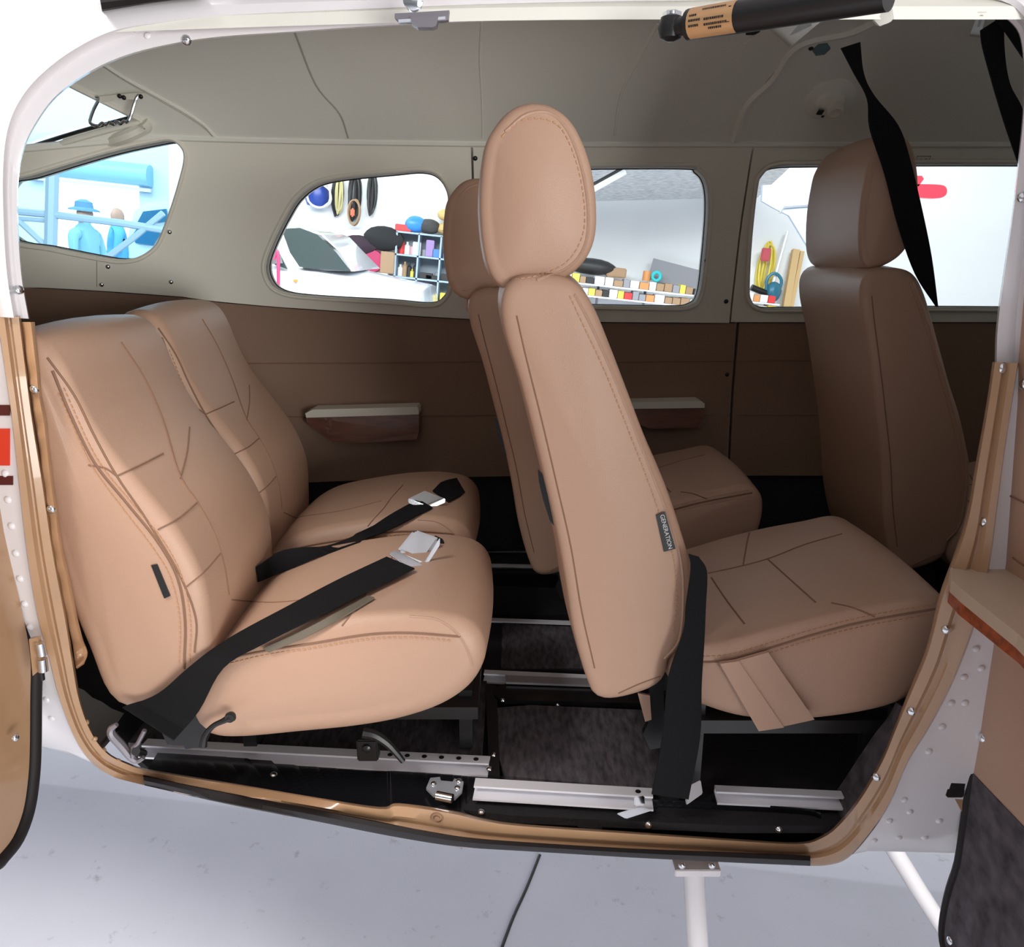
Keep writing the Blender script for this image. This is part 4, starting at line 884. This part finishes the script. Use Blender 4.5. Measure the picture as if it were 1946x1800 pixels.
hm('wall_end', (0, 0, 0), join(box(((a.x - 22) / 2, YD, 2), (a.x + 22, .2, 6)), box(((b.x + 0) / 2 + (-2) / 2, YD, 2), (abs(b.x) - 2, .2, 6)), box(((a.x + b.x) / 2, YD, (dz + 5) / 2), (b.x - a.x, .2, 5 - dz))), mat('hangar_wall_shadow_side', (.55, .68, .78), .7), kind='structure', smooth=False)
hm('backdrop_outdoor', (-9, 17.5, .8), box((0, 0, 0), (12, .2, 6)), HW, kind='structure', smooth=False)  # added white backdrop, lit so the door opening looks like bright daylight
rd = hob('roller_door', ((a.x + b.x) / 2, YD - .2, dz), 'rolled-up roller door over the bright hangar opening', 'door')
mo('door_roll', tube([(a.x * 0 - .9, 0, .16), (.95, 0, .16)], .16, 16), mat('blue_steel', (.25, .5, .68), .4), rd)
mo('bottom_rail', box((0, 0, -.05), (1.9, .05, .05)), mat('pale_steel', (.7, .8, .85), .4), rd)
# foil lined lower ceiling beyond the windows
fo = mat('foil_insulation', (.75, .82, .86), .35, metal=.3, bump=1., scale=2.2, stretch=(1, 5, 1), var=.5)
c1 = [hpt(900, 388, YW - .1), hpt(1440, 375, YW - .1), hpt(1640, 190, 6.8), hpt(900, 190, 6.8)]
hm('foil_ceiling', (0, 0, 0), prism(c1, (0, 0, .06)), fo, kind='structure', smooth=False).name = 'ceiling_hangar'
bm_ = hob('roof_beam', hpt(1160, 340, 8.5), 'dark steel brace under the foil ceiling, seen in the middle window', 'beam')
for nm, m_, o_ in (('beam', INK, 0), ('beam_flange', HW, -.05)):
    p, q = hpt(1118, 356, 8.2) - hpt(1160, 340, 8.5), hpt(1190, 316, 8.2) - hpt(1160, 340, 8.5); mo(nm, tube([p + Vector((0, 0, o_)), q + Vector((0, 0, o_))], .018 if o_ == 0 else .03, 6), m_, bm_)
# white pickup
CW = mat('white_car_paint', (.80, .83, .88), .2, coat=.6); CG = mat('car_glass', (.05, .07, .07), .08, coat=.5)
YC = 7.6; cb = hpt(640, 560, YC); car = hob('car', (cb.x, YC + .8, GZ), 'white four-wheel-drive car parked by the hangar wall, seen through the rear side window', 'car')
def cp_(px, py, Y=YC): p = hpt(px, py, Y); return Vector((p.x - cb.x, p.y - YC - .8, p.z - GZ))
zb = .35
side = [(430, 545), (440, 520), (500, 505), (545, 508), (600, 513), (680, 530), (760, 548), (800, 556), (803, 585)]
S = [cp_(x, y) for x, y in side]; S = [Vector((S[0].x, S[0].y, zb))] + S + [Vector((S[-1].x, S[0].y, zb))]
def xz(L, y): return [Vector((p.x, y, p.z)) for p in L]
rings = [(-.8, .0, -.04), (-.74, .0, 0), (0, .0, .05), (.74, .0, 0), (.8, 0, -.04)]
V = []; n = len(S)
for y, dx, dzz in rings: V += [Vector((p.x + dx, y, p.z + (dzz if p.z > .7 else 0))) for p in S]
F = [(i * n + k, i * n + (k + 1) % n, (i + 1) * n + (k + 1) % n, (i + 1) * n + k) for i in range(4) for k in range(n)] + [tuple(range(n)), tuple(range(4 * n, 5 * n))]
mo('body', (V, F), CW, car)
cab = [(455, 512), (490, 440), (520, 426), (570, 431), (606, 445), (640, 480), (672, 516)]
Cb = [cp_(x, y) for x, y in cab]; n = len(Cb)
V = xz(Cb, -.62) + xz(Cb, .62); F = [tuple(range(n)), tuple(range(2 * n - 1, n - 1, -1))] + [(i, (i + 1) % n, n + (i + 1) % n, n + i) for i in range(n)]
for i in range(n):
    for j in (0, n):
        if cab[i][1] > 500: V[i + j].y *= 1.18
mo('cabin', (V, F), CW, car)
def carpanel(nm, px, m, dy=-.02, th=.012, lb=None, Y=None):
    P_ = [cp_(x, y, Y or (YC + .0)) for x, y in px]; mo(nm, prism([p + Vector((0, dy, 0)) for p in P_], (0, th, 0)), m, car, smooth=False, label=lb)
carpanel('windscreen', ((536, 435), (570, 433), (604, 446), (640, 480), (668, 516), (570, 507), (552, 480)), CG, -.02, .9, 'dark windscreen')
carpanel('side_glass', ((500, 460), (522, 462), (548, 512), (516, 500)), CG, -.025, .02)
carpanel('side_mirror', ((515, 482), (538, 484), (542, 500), (520, 502)), mat('mirror_shell', (.5, .5, .52), .2, metal=.8), -.2, .12)
carpanel('indicator', ((559, 531), (566, 531), (566, 536), (559, 536)), mat('amber', (.8, .25, .05), .3), -.03, .03)
carpanel('headlight', ((692, 556), (745, 562), (803, 566), (798, 574), (720, 573), (698, 570)), SIL, -.04, .05)
for x in (-1.2, .9): mo('wheel', lathe((x, -.75, .33), [(.33, -.1), (.33, .1), (.2, .11), (.05, .1)], (0, -1, 0), 20), RUB, car)
lg = hob('ladder_rail', Vector((hpt(522, 540, 6.6).x, 6.6, GZ)), 'red tubular hoop standing in front of the white car', 'rail')
a, b = hpt(508, 590, 6.6), hpt(530, 590, 6.6); base = Vector((hpt(522, 540, 6.6).x, 6.6, GZ))
mo('hoop', tube(cr([Vector((a.x, 6.6, GZ)) - base, hpt(510, 505, 6.6) - base, hpt(512, 493, 6.6) - base, hpt(520, 492, 6.6) - base, hpt(529, 500, 6.6) - base, Vector((b.x, 6.6, GZ)) - base], 5), .014, 8), mat('raspberry_paint', (.6, .05, .15), .4), lg)
# pigeonhole shelving
SH = mat('pale_blue_board', (.42, .55, .66), .6); YS = YW - .35
s0 = hpt(755, 440, YS); s1 = hpt(905, 600, YS); cw = (hpt(797, 446, YS) - s0).length; ch = .27
shx = s0.x; shz = s0.z; sh = hob('shelf_unit', (shx, YS, shz - 6 * ch), 'pale blue pigeonhole shelf unit against the hangar wall', 'shelf')
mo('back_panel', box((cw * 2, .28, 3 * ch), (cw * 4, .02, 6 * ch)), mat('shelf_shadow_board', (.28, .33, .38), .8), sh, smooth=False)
for i in range(5): mo('upright', box((i * cw, .13, 3 * ch), (.02, .3, 6 * ch)), SH, sh, smooth=False)
for j in range(7): mo('shelf_board', box((cw * 2, .13, j * ch), (cw * 4 + .02, .3, .02)), SH, sh, smooth=False)
mo('plinth', box((cw * 2, .13, -(shz - 6 * ch - GZ) / 2), (cw * 4, .28, (shz - 6 * ch - GZ))), SH, sh, smooth=False)
cols = {'red': (.7, .04, .04), 'white': (.8, .8, .78), 'pink': (.75, .4, .45), 'black': (.02, .02, .02), 'purple': (.38, .25, .55), 'blue': (.08, .25, .6), 'yellow': (.8, .65, .1), 'grey': (.3, .3, .33), 'green': (.35, .5, .15), 'amber': (.7, .3, .1), 'teal': (.05, .6, .65), 'brown': (.4, .25, .14)}
CM = {k: mat('plastic_' + k, v, .5) for k, v in cols.items()}
items = [(0, 0, .2, 'red', 'bottle', .2), (0, 0, .45, 'white', 'bottle', .15), (0, 0, .7, 'pink', 'tin', .1), (0, 0, .9, 'white', 'box', .16), (1, 0, .25, 'grey', 'tin', .08), (1, 0, .5, 'purple', 'box', .2), (1, 0, .8, 'blue', 'box', .1), (2, 0, .3, 'blue', 'box', .12),
         (0, 1, .2, 'white', 'bottle', .14), (0, 1, .4, 'brown', 'bottle', .18), (0, 1, .6, 'black', 'bottle', .17), (0, 1, .75, 'yellow', 'bottle', .1), (0, 1, .9, 'black', 'bottle', .19), (1, 1, .4, 'black', 'box', .07), (1, 1, .7, 'black', 'box', .05), (1, 1, .9, 'grey', 'bottle', .12), (2, 1, .4, 'black', 'box', .08),
         (0, 2, .2, 'white', 'tin', .14), (0, 2, .4, 'white', 'bottle', .17), (0, 2, .75, 'green', 'tin', .1), (1, 2, .35, 'red', 'box', .06), (1, 2, .7, 'red', 'box', .07), (2, 2, .3, 'yellow', 'box', .12), (2, 2, .7, 'yellow', 'box', .11), (0, 3, .5, 'grey', 'box', .15), (1, 3, .5, 'brown', 'box', .16)]
colname = ['left', 'second', 'third']; rowname = ['top', 'second', 'third', 'fourth']
def item(kind, base, col, h, label, w=None, grp=None):
    w = w or (.07 if kind != 'box' else .1)
    vf = lathe((0, 0, 0), [(w / 2, 0), (w / 2, h * .7), (w * .2, h * .82), (w * .2, h)], (0, 0, 1), 12) if kind == 'bottle' else (lathe((0, 0, 0), [(w / 2, 0), (w / 2, h * .95), (w * .45, h)], (0, 0, 1), 12) if kind == 'tin' else rbox((0, 0, h / 2), (w, .12, h), .06))
    hm(kind, base, vf, CM[col], label, kind, grp)
for c_, r_, f_, col, kd, h_ in items:
    item(kd, (shx + (c_ + f_) * cw, YS + .1, shz - (r_ + 1) * ch + .011), col, h_, '%s %s in the %s row, %s column of the pale blue pigeonholes%s' % (col, kd, rowname[r_], colname[c_], ', towards its %s' % ('left' if f_ < .45 else ('middle' if f_ < .65 else 'right'))), w=.16 if h_ < .09 and kd == 'box' else None, grp='supplies in the pigeonhole shelves')
def blob(r, sx, sy, sz, seed=0, n=14):
    rr = random.Random(seed); V = []; F = []; m = 9
    for i in range(m + 1):
        a_ = math.pi * i / m
        for k in range(n):
            q = 2 * math.pi * k / n; w = 1 + .12 * math.sin(3 * q + seed) + rr.uniform(-.05, .05)
            V.append(Vector((math.sin(a_) * math.cos(q) * sx * w, math.sin(a_) * math.sin(q) * sy, sz + max(-.98, -math.cos(a_)) * sz)) if False else Vector((math.sin(a_) * math.cos(q) * sx * w, math.sin(a_) * math.sin(q) * sy * w, sz - math.cos(a_) * sz)))
    for i in range(m):
        for k in range(n): F.append((i * n + k, i * n + (k + 1) % n, (i + 1) * n + (k + 1) % n, (i + 1) * n + k))
    return V, F
def put(nm, px, py, Y, vf, m, label, cat, grp=None): p = hpt(px, py, Y); return hm(nm, p, vf, m, label, cat, grp)
tz = shz + .011
def ontop(nm, fx, vf, m, label, cat): return hm(nm, (shx + fx * cw, YS + .08, tz), vf, m, label, cat)
ontop('box', .25, rbox((0, 0, .04), (.2, .15, .08)), CM['red'], 'flat red box on top of the pigeonhole unit, at its left end', 'box')
ontop('helmet', .75, blob(1, .13, .12, .1, 2), mat('helmet_blue', (.05, .3, .8), .4), 'round bright blue helmet on top of the pigeonhole unit', 'helmet')
ontop('bag', 1.4, blob(1, .15, .13, .09, 5), mat('grey_fabric', (.06, .06, .06), .8), 'dark grey soft bag on the pigeonhole unit, right of the blue helmet', 'bag')
for i_ in range(2): hm('sack', (shx + 2.35 * cw, YS + .08, tz + i_ * .165), blob(1, .2, .13, .08, 7 + i_), mat('ochre_sack', (.7, .48, .18), .8), ['lower', 'upper'][i_] + ' ochre yellow sack stacked on the pigeonhole unit', 'sack', 'ochre sacks')
# bench with bags left of the shelves
bb = hpt(700, 515, YS); bench = hob('bench', (bb.x - .22, YS + .1, GZ), 'pale workbench behind the white car', 'bench')
mo('bench_top', box((0, 0, bb.z - GZ - .03), (.95, .4, .05)), HW, bench, smooth=False)
for x in (-.42, .42): mo('leg', box((x, 0, (bb.z - GZ) / 2 - .03), (.05, .3, bb.z - GZ - .05)), HW, bench, smooth=False)
bz = bb.z - .004
def onb(nm, px, vf, m, label, cat, dz=0): p = hpt(px, 515, YS); return hm(nm, (p.x, YS + .05, bz + dz), vf, m, label, cat)
onb('crate', 674, rbox((0, 0, .09), (.26, .2, .18), .08), CM['red'], 'red plastic crate on the bench behind the car', 'crate')
onb('cushion', 707, lathe((0, 0, .13), [(.02, -.06), (.13, -.05), (.14, 0), (.13, .05), (.02, .06)], (0, 1, 0), 20), mat('crimson', (.5, .03, .12), .6), 'round crimson cushion between red crate and brown box', 'cushion')
onb('cardboard_box', 736, rbox((0, 0, .13), (.17, .2, .26), .04), CM['brown'], 'brown cardboard box next to the pigeonhole unit', 'box')
onb('bag', 678, blob(1, .22, .12, .12, 3), mat('plum_fabric', (.035, .015, .03), .8), 'plum black bag lying on the red crate', 'bag', .18)
onb('bag', 724, blob(1, .24, .12, .15, 9), mat('black_fabric', (.01, .012, .014), .8), 'black duffel bag piled over the round cushion and box', 'bag', .26)
# hoses and cables on the wall
def coil(name, px, py, w, h, turns, m, label, cat, r=.012, sd=1, Y=None, fill=0):
    rr = random.Random(sd); c = hpt(px, py, Y or (YW - .08)); pts = []
    for i in range(turns * 18):
        a_ = 2 * math.pi * i / 18; tw = ((i // 18) * .37 + .3) % 1 if sd < 7 and sd > 1 else 1; k_ = 1 + .1 * math.sin(i * .37 + sd) + rr.uniform(-.03, .03); pts.append(Vector((math.sin(a_) * w / 2 * k_ * (.2 + .8 * tw) + (tw - .5) * w * .15, -.04 * math.sin(a_ * .5 + i * .1), math.cos(a_) * h / 2 * k_)))
    return hm(name, c, tube(pts, r, 6), m, label, cat)
def wz(dpx): return dpx / 1500 * 10.3
put('gas_bottle', 603, 372, YW - .16, lathe((0, 0, -.14), [(.03, 0), (.12, .02), (.145, .08), (.145, .2), (.12, .27), (.05, .3)], (0, 0, 1), 20), mat('deep_blue_plastic', (.015, .05, .3), .35), 'deep blue round tank hung high on the hangar wall', 'tank')
coil('white_hose', 605, 372, wz(42), wz(40), 3, CM['white'], 'white hose looped round the deep blue tank', 'hose', .009, 9, YW - .34)
coil('cable', 645, 370, wz(16), wz(62), 6, mat('straw_cable', (.55, .5, .25), .7), 'straw-coloured hanging cable bundle beside the white hose', 'cable', .012, 2)
coil('cable', 640, 372, wz(26), wz(70), 5, CM['black'], 'black cable bundle behind the straw-coloured one', 'cable', .012, 6, YW - .04)
coil('cable', 672, 372, wz(22), wz(80), 9, CM['black'], 'longest black cable bundle hanging in the middle of the group', 'cable', .013, 4)
coil('cable', 706, 370, wz(16), wz(66), 8, CM['black'], 'rightmost black cable bundle, with a white spot on it', 'cable', .013, 5)
coil('cable', 672, 405, wz(20), wz(44), 4, CM['brown'], 'dark reddish lead hanging with an orange lamp below the black cables', 'cable', .009, 8, YW - .16)
put('work_lamp', 670, 404, YW - .22, rbox((0, 0, 0), (.05, .05, .1), .3), mat('orange_plastic', (.85, .15, .06), .4), 'small orange hand lamp hanging among the leads', 'lamp')
# parts shelves seen in the middle window
Y3 = YW - .5; ps = hob('parts_rack', hpt(1230, 580, Y3), 'long rack of small parts bins along the hangar wall, in the middle window', 'rack'); o3 = hpt(1230, 580, Y3)
rz = [hpt(1230, 552, Y3).z - o3.z, hpt(1230, 574, Y3).z - o3.z, hpt(1230, 600, Y3).z - o3.z]
for z in rz: mo('rack_board', box((.1, .12, z), (3.0, .45, .02)), ALU, ps, smooth=False)
for x in (-1.38, -.6, 0, .7, 1.55): mo('upright', box((x, .3, rz[1] - .6), (.03, .03, 1.6)), CM['grey'], ps, smooth=False)
rr = random.Random(11)
cn = ['white', 'brown', 'white', 'grey', 'brown', 'white', 'red', 'white', 'amber', 'yellow', 'black']
binl = []
for row, z in enumerate(rz[:2] ):
    x = -1.3
    while x < 1.5:
        w = rr.uniform(.07, .13); c_ = rr.choice(cn); h_ = rr.uniform(.07, .11); 
        binl.append([row, c_, w, None]); binl[-1][3] = hm('parts_bin', o3 + Vector((x + w / 2, -.02, z + .011)), rbox((0, 0, h_ / 2), (w * .92, .2, h_), .06), CM[c_], '%s %s bin on the %s rack board' % (['narrow', 'wide'][w > .1], c_, ['upper', 'lower'][row]), 'bin', 'small bins on the parts rack'); x += w
for i_, (row, c_, w, o) in enumerate(binl):
    a_ = binl[i_ - 1][1] if i_ and binl[i_ - 1][0] == row else None; b_ = binl[i_ + 1][1] if i_ + 1 < len(binl) and binl[i_ + 1][0] == row else None
    o['label'] = '%s %s bin %s on the %s rack board' % (['narrow', 'wide'][w > .1], c_, ('between %s and %s ones' % (a_, b_)) if a_ and b_ else 'at the end of the row', ['upper', 'lower'][row])
def onr(nm, px, dz, vf, m, label, cat): p = hpt(px, 552, Y3); return hm(nm, (p.x, Y3 + .12, o3.z + rz[0] + .011 + dz), vf, m, label, cat)
onr('bag', 1120, .1, blob(1, .32, .15, .1, 4), CM['black'], 'black tool bag on the parts rack right of the headrest', 'bag')
onr('carton', 1168, .1, rbox((0, 0, .06), (.24, .2, .12), .1), CM['brown'], 'brown carton on the parts rack in the middle window', 'box')
onr('tape_roll', 1247, .1, tube([Vector((math.cos(a_) * .05, 0, .065 + math.sin(a_) * .05)) for a_ in [i * math.pi / 8 for i in range(16)]], .022, 8, True), CM['teal'], 'turquoise tape roll on the parts rack', 'tape')
onr('jar', 1228, .1, lathe((0, 0, 0), [(.05, 0), (.05, .1), (.045, .12)], (0, 0, 1), 14), CM['amber'], 'amber topped jar left of the turquoise roll', 'jar')
tr_ = hob('parts_tray', o3 + Vector((.62, .1, rz[0] + .2)), 'sloping grey tray leaning above the parts rack', 'tray'); mo('tray', box((0, .2, -.02), (1.2, .02, .26), Matrix.Rotation(R(8), 3, 'Y')), CM['grey'], tr_, smooth=False)
# front window: hoses, blower, planks, aircraft wing, red fitting
coil('yellow_hose', 1455, 510, wz(34), wz(88), 5, CM['yellow'], 'coiled yellow air hose hanging on the wall in the forward window', 'hose', .014, 2)
put('fire_box', 1455, 484, YW - .2, rbox((0, 0, 0), (.11, .05, .16), .2), mat('rosy_red', (.55, .08, .1), .5), 'small red box in the middle of the yellow hose coil', 'box')
bl = hob('leaf_blower', hpt(1465, 575, YW - .3), 'blue leaf blower hanging below the yellow hose', 'blower')
mo('housing', blob(1, .1, .09, .13, 1), mat('petrol_blue', (.03, .17, .25), .4), bl); mo('handle', tube(cr([Vector((-.08, 0, .1)), Vector((-.1, 0, .28)), Vector((-.02, 0, .36)), Vector((.08, 0, .28)), Vector((.07, 0, .12))], 4), .02, 8), MATS['petrol_blue'], bl); mo('nozzle', tube([Vector((-.06, 0, .1)), Vector((-.28, 0, .16))], .04, 10), BLK, bl)
for i_, (x0, y0, x1, y1, w, m_, lb) in enumerate(((1497, 440, 1462, 565, .018, ALU, 'thin grey pole leaning on the wall'), (1512, 475, 1490, 600, .06, mat('raw_timber', (.62, .42, .2), .7), 'rough timber plank leaning beside the grey pole'), (1524, 478, 1500, 600, .035, MATS['raw_timber'], 'narrower plank leaning right of the rough one'))):
    p, q = hpt(x0, y0, YW - .12), hpt(x1, y1, YW - .3); o = hm('leaning_' + ('pole' if i_ == 0 else 'plank'), q, tube([p - q, (q - p) * .6], w, 6 if i_ == 0 else 4), m_, lb, 'pole' if i_ == 0 else 'plank')
ow = hob('parked_aircraft', hpt(1545, 400, 7.5), 'pale grey aircraft flap and tail surface seen in the forward window', 'aircraft'); o7 = hpt(1545, 400, 7.5)
mo('wing_surface', prism([hpt(x, y, 7.5) - o7 for x, y in ((1450, 352), (1700, 340), (1700, 640), (1560, 505), (1530, 460), (1500, 410), (1470, 395), (1448, 382))], (0, .05, 0)), mat('grey_aircraft_paint', (.42, .49, .58), .4), ow, smooth=False)
mo('panel_line', tube([hpt(x, y, 7.47) - o7 for x, y in ((1482, 405), (1490, 393), (1530, 390), (1560, 388))], .008, 5), CM['grey'], ow)
rp = hob('red_fitting', hpt(1765, 360, 5.), 'red rounded lever shape in the forward window beside the belt', 'fitting'); o5 = hpt(1765, 360, 5.)
mo('arm', prism([Vector((q.x, 0, q.y)) for q in cr([(p.x - o5.x, p.z - o5.z, 0) for p in [hpt(x, y, 5.) for x, y in ((1720, 352), (1748, 350), (1785, 351), (1797, 355), (1800, 364), (1795, 373), (1780, 377), (1745, 375), (1722, 372))]], 4, True)], (0, .05, 0)), mat('signal_red', (.65, .03, .05), .3), rp)
mo('lug', prism([hpt(x, y, 5.) - o5 for x, y in ((1735, 334), (1752, 334), (1756, 340), (1746, 354), (1730, 354))], (0, .05, 0)), MATS['signal_red'], rp, smooth=False)
# scaffold rail and people seen through the aft window
SB_ = mat('blue_grey_steel', (.30, .42, .52), .4)
sc_ = hob('scaffold', Vector((hpt(100, 480, 8.).x, 8., GZ)), 'blue-grey tubular scaffold rail beyond the aft side window', 'scaffold'); o8 = Vector((hpt(100, 480, 8.).x, 8., GZ))
for px, r_, nm in ((((100, 330), (92, 620)), .06, 'post'), (((-40, 395), (100, 408), (230, 424), (330, 440)), .035, 'top_rail'), (((-40, 410), (95, 420)), .02, 'lower_rail'), (((20, 405), (90, 470), (140, 520)), .03, 'brace'), (((310, 405), (250, 455), (190, 500)), .03, 'brace')):
    mo(nm, tube([hpt(x, y, 8.) - o8 for x, y in px], r_, 8), SB_, sc_)
def person(px, py, Y, hgt, shirt, trousers, hat, label, turn=0):
    hp = hpt(px, py, Y); s_ = hgt / 1.75; base = Vector((hp.x, Y, hp.z - 1.62 * s_)); r = hob('person', base, label, 'person')
    J = [(0, 0, .95), (0, 0, 1.2), (0, 0, 1.42), (0, 0, 1.52), (0, .0, 1.62), (-.2, 0, 1.4), (-.26, -.05, 1.15), (-.2, -.22, 1.0), (.2, 0, 1.4), (.26, -.05, 1.15), (.2, -.22, 1.0), (-.1, 0, .9), (-.11, 0, .5), (-.12, .02, .06), (-.12, -.14, .03), (.1, 0, .9), (.11, 0, .5), (.12, .02, .06), (.12, -.14, .03)]
    E = [(0, 1), (1, 2), (2, 3), (3, 4), (2, 5), (5, 6), (6, 7), (2, 8), (8, 9), (9, 10), (0, 11), (11, 12), (12, 13), (13, 14), (0, 15), (15, 16), (16, 17), (17, 18)]
    rad = [.15, .15, .14, .055, .095, .065, .045, .035, .065, .045, .035, .095, .065, .045, .035, .095, .065, .045, .035]
    ct_, st_ = math.cos(turn), math.sin(turn); me = bpy.data.meshes.new('body'); me.from_pydata([((x * ct_ - y * st_) * s_, (x * st_ + y * ct_) * s_, z * s_) for x, y, z in J], E, [])
    o = bpy.data.objects.new('body', me); COL.objects.link(o); o.parent = r; md = o.modifiers.new('skin', 'SKIN')
    for i, v in enumerate(me.skin_vertices[0].data): v.radius = (rad[i] * s_, rad[i] * s_ * (.7 if i < 3 else 1)); v.use_root = (i == 0)
    o.modifiers.new('sub', 'SUBSURF').levels = 1; me.materials.append(shirt)
    mo('trousers', join(*[tube([Vector((x * s_, 0, z * s_)) for x, z in ((k * .09, .95), (k * .11, .5), (k * .12, .1))], lambda t: (.12 - .05 * t) * s_, 10) for k in (-1, 1)]), trousers, r)
    mo('head', blob(1, .085 * s_, .1 * s_, .12 * s_, 0), mat('skin_tone', (.5, .3, .22), .6), r).location = (0, 0, 1.5 * s_)
    if hat: mo('cap', join(lathe((0, 0, 1.66 * s_), [(.17, 0), (.16, .02), (.1, .04), (.09, .1), (.03, .13)], (0, 0, 1), 16)), hat, r, label='blue brimmed hat')
    return r
shirt = mat('cyan_shirt', (.25, .55, .68), .8); trs = mat('blue_trousers', (.05, .18, .35), .8)
person(160, 408, 9.5, 1.75, shirt, trs, mat('hat_blue', (.12, .3, .48), .8), 'standing person in light blue shirt and brimmed hat, outside the aft window', 1.4)
person(222, 412, 11., 1.7, mat('blue_top', (.1, .4, .65), .8), trs, None, 'second person in a blue top, right of the one in the hat', -1.)
v_ = hob('van', hpt(285, 470, 11.5) * 1, 'pale blue vehicle with dark windows at the right of the aft window', 'vehicle'); o9 = hpt(285, 470, 11.5)
mo('vehicle_body', prism([hpt(x, y, 11.5) - o9 for x, y in ((238, 470), (255, 400), (280, 385), (330, 382), (400, 385), (400, 560), (225, 560))], (0, .9, 0)), mat('pale_blue_paint', (.6, .78, .88), .3), v_, smooth=False)
mo('vehicle_window', prism([hpt(x, y, 11.45) - o9 for x, y in ((258, 428), (272, 402), (315, 397), (318, 420))], (0, .04, 0)), mat('window_blue', (.03, .15, .28), .2), v_, smooth=False)
mo('vehicle_panel', prism([hpt(x, y, 11.45) - o9 for x, y in ((250, 448), (262, 432), (306, 440), (290, 466), (258, 462))], (0, .04, 0)), MATS['window_blue'], v_, smooth=False)
for o in bpy.data.objects:
    if '_w' in o: del o['_w']
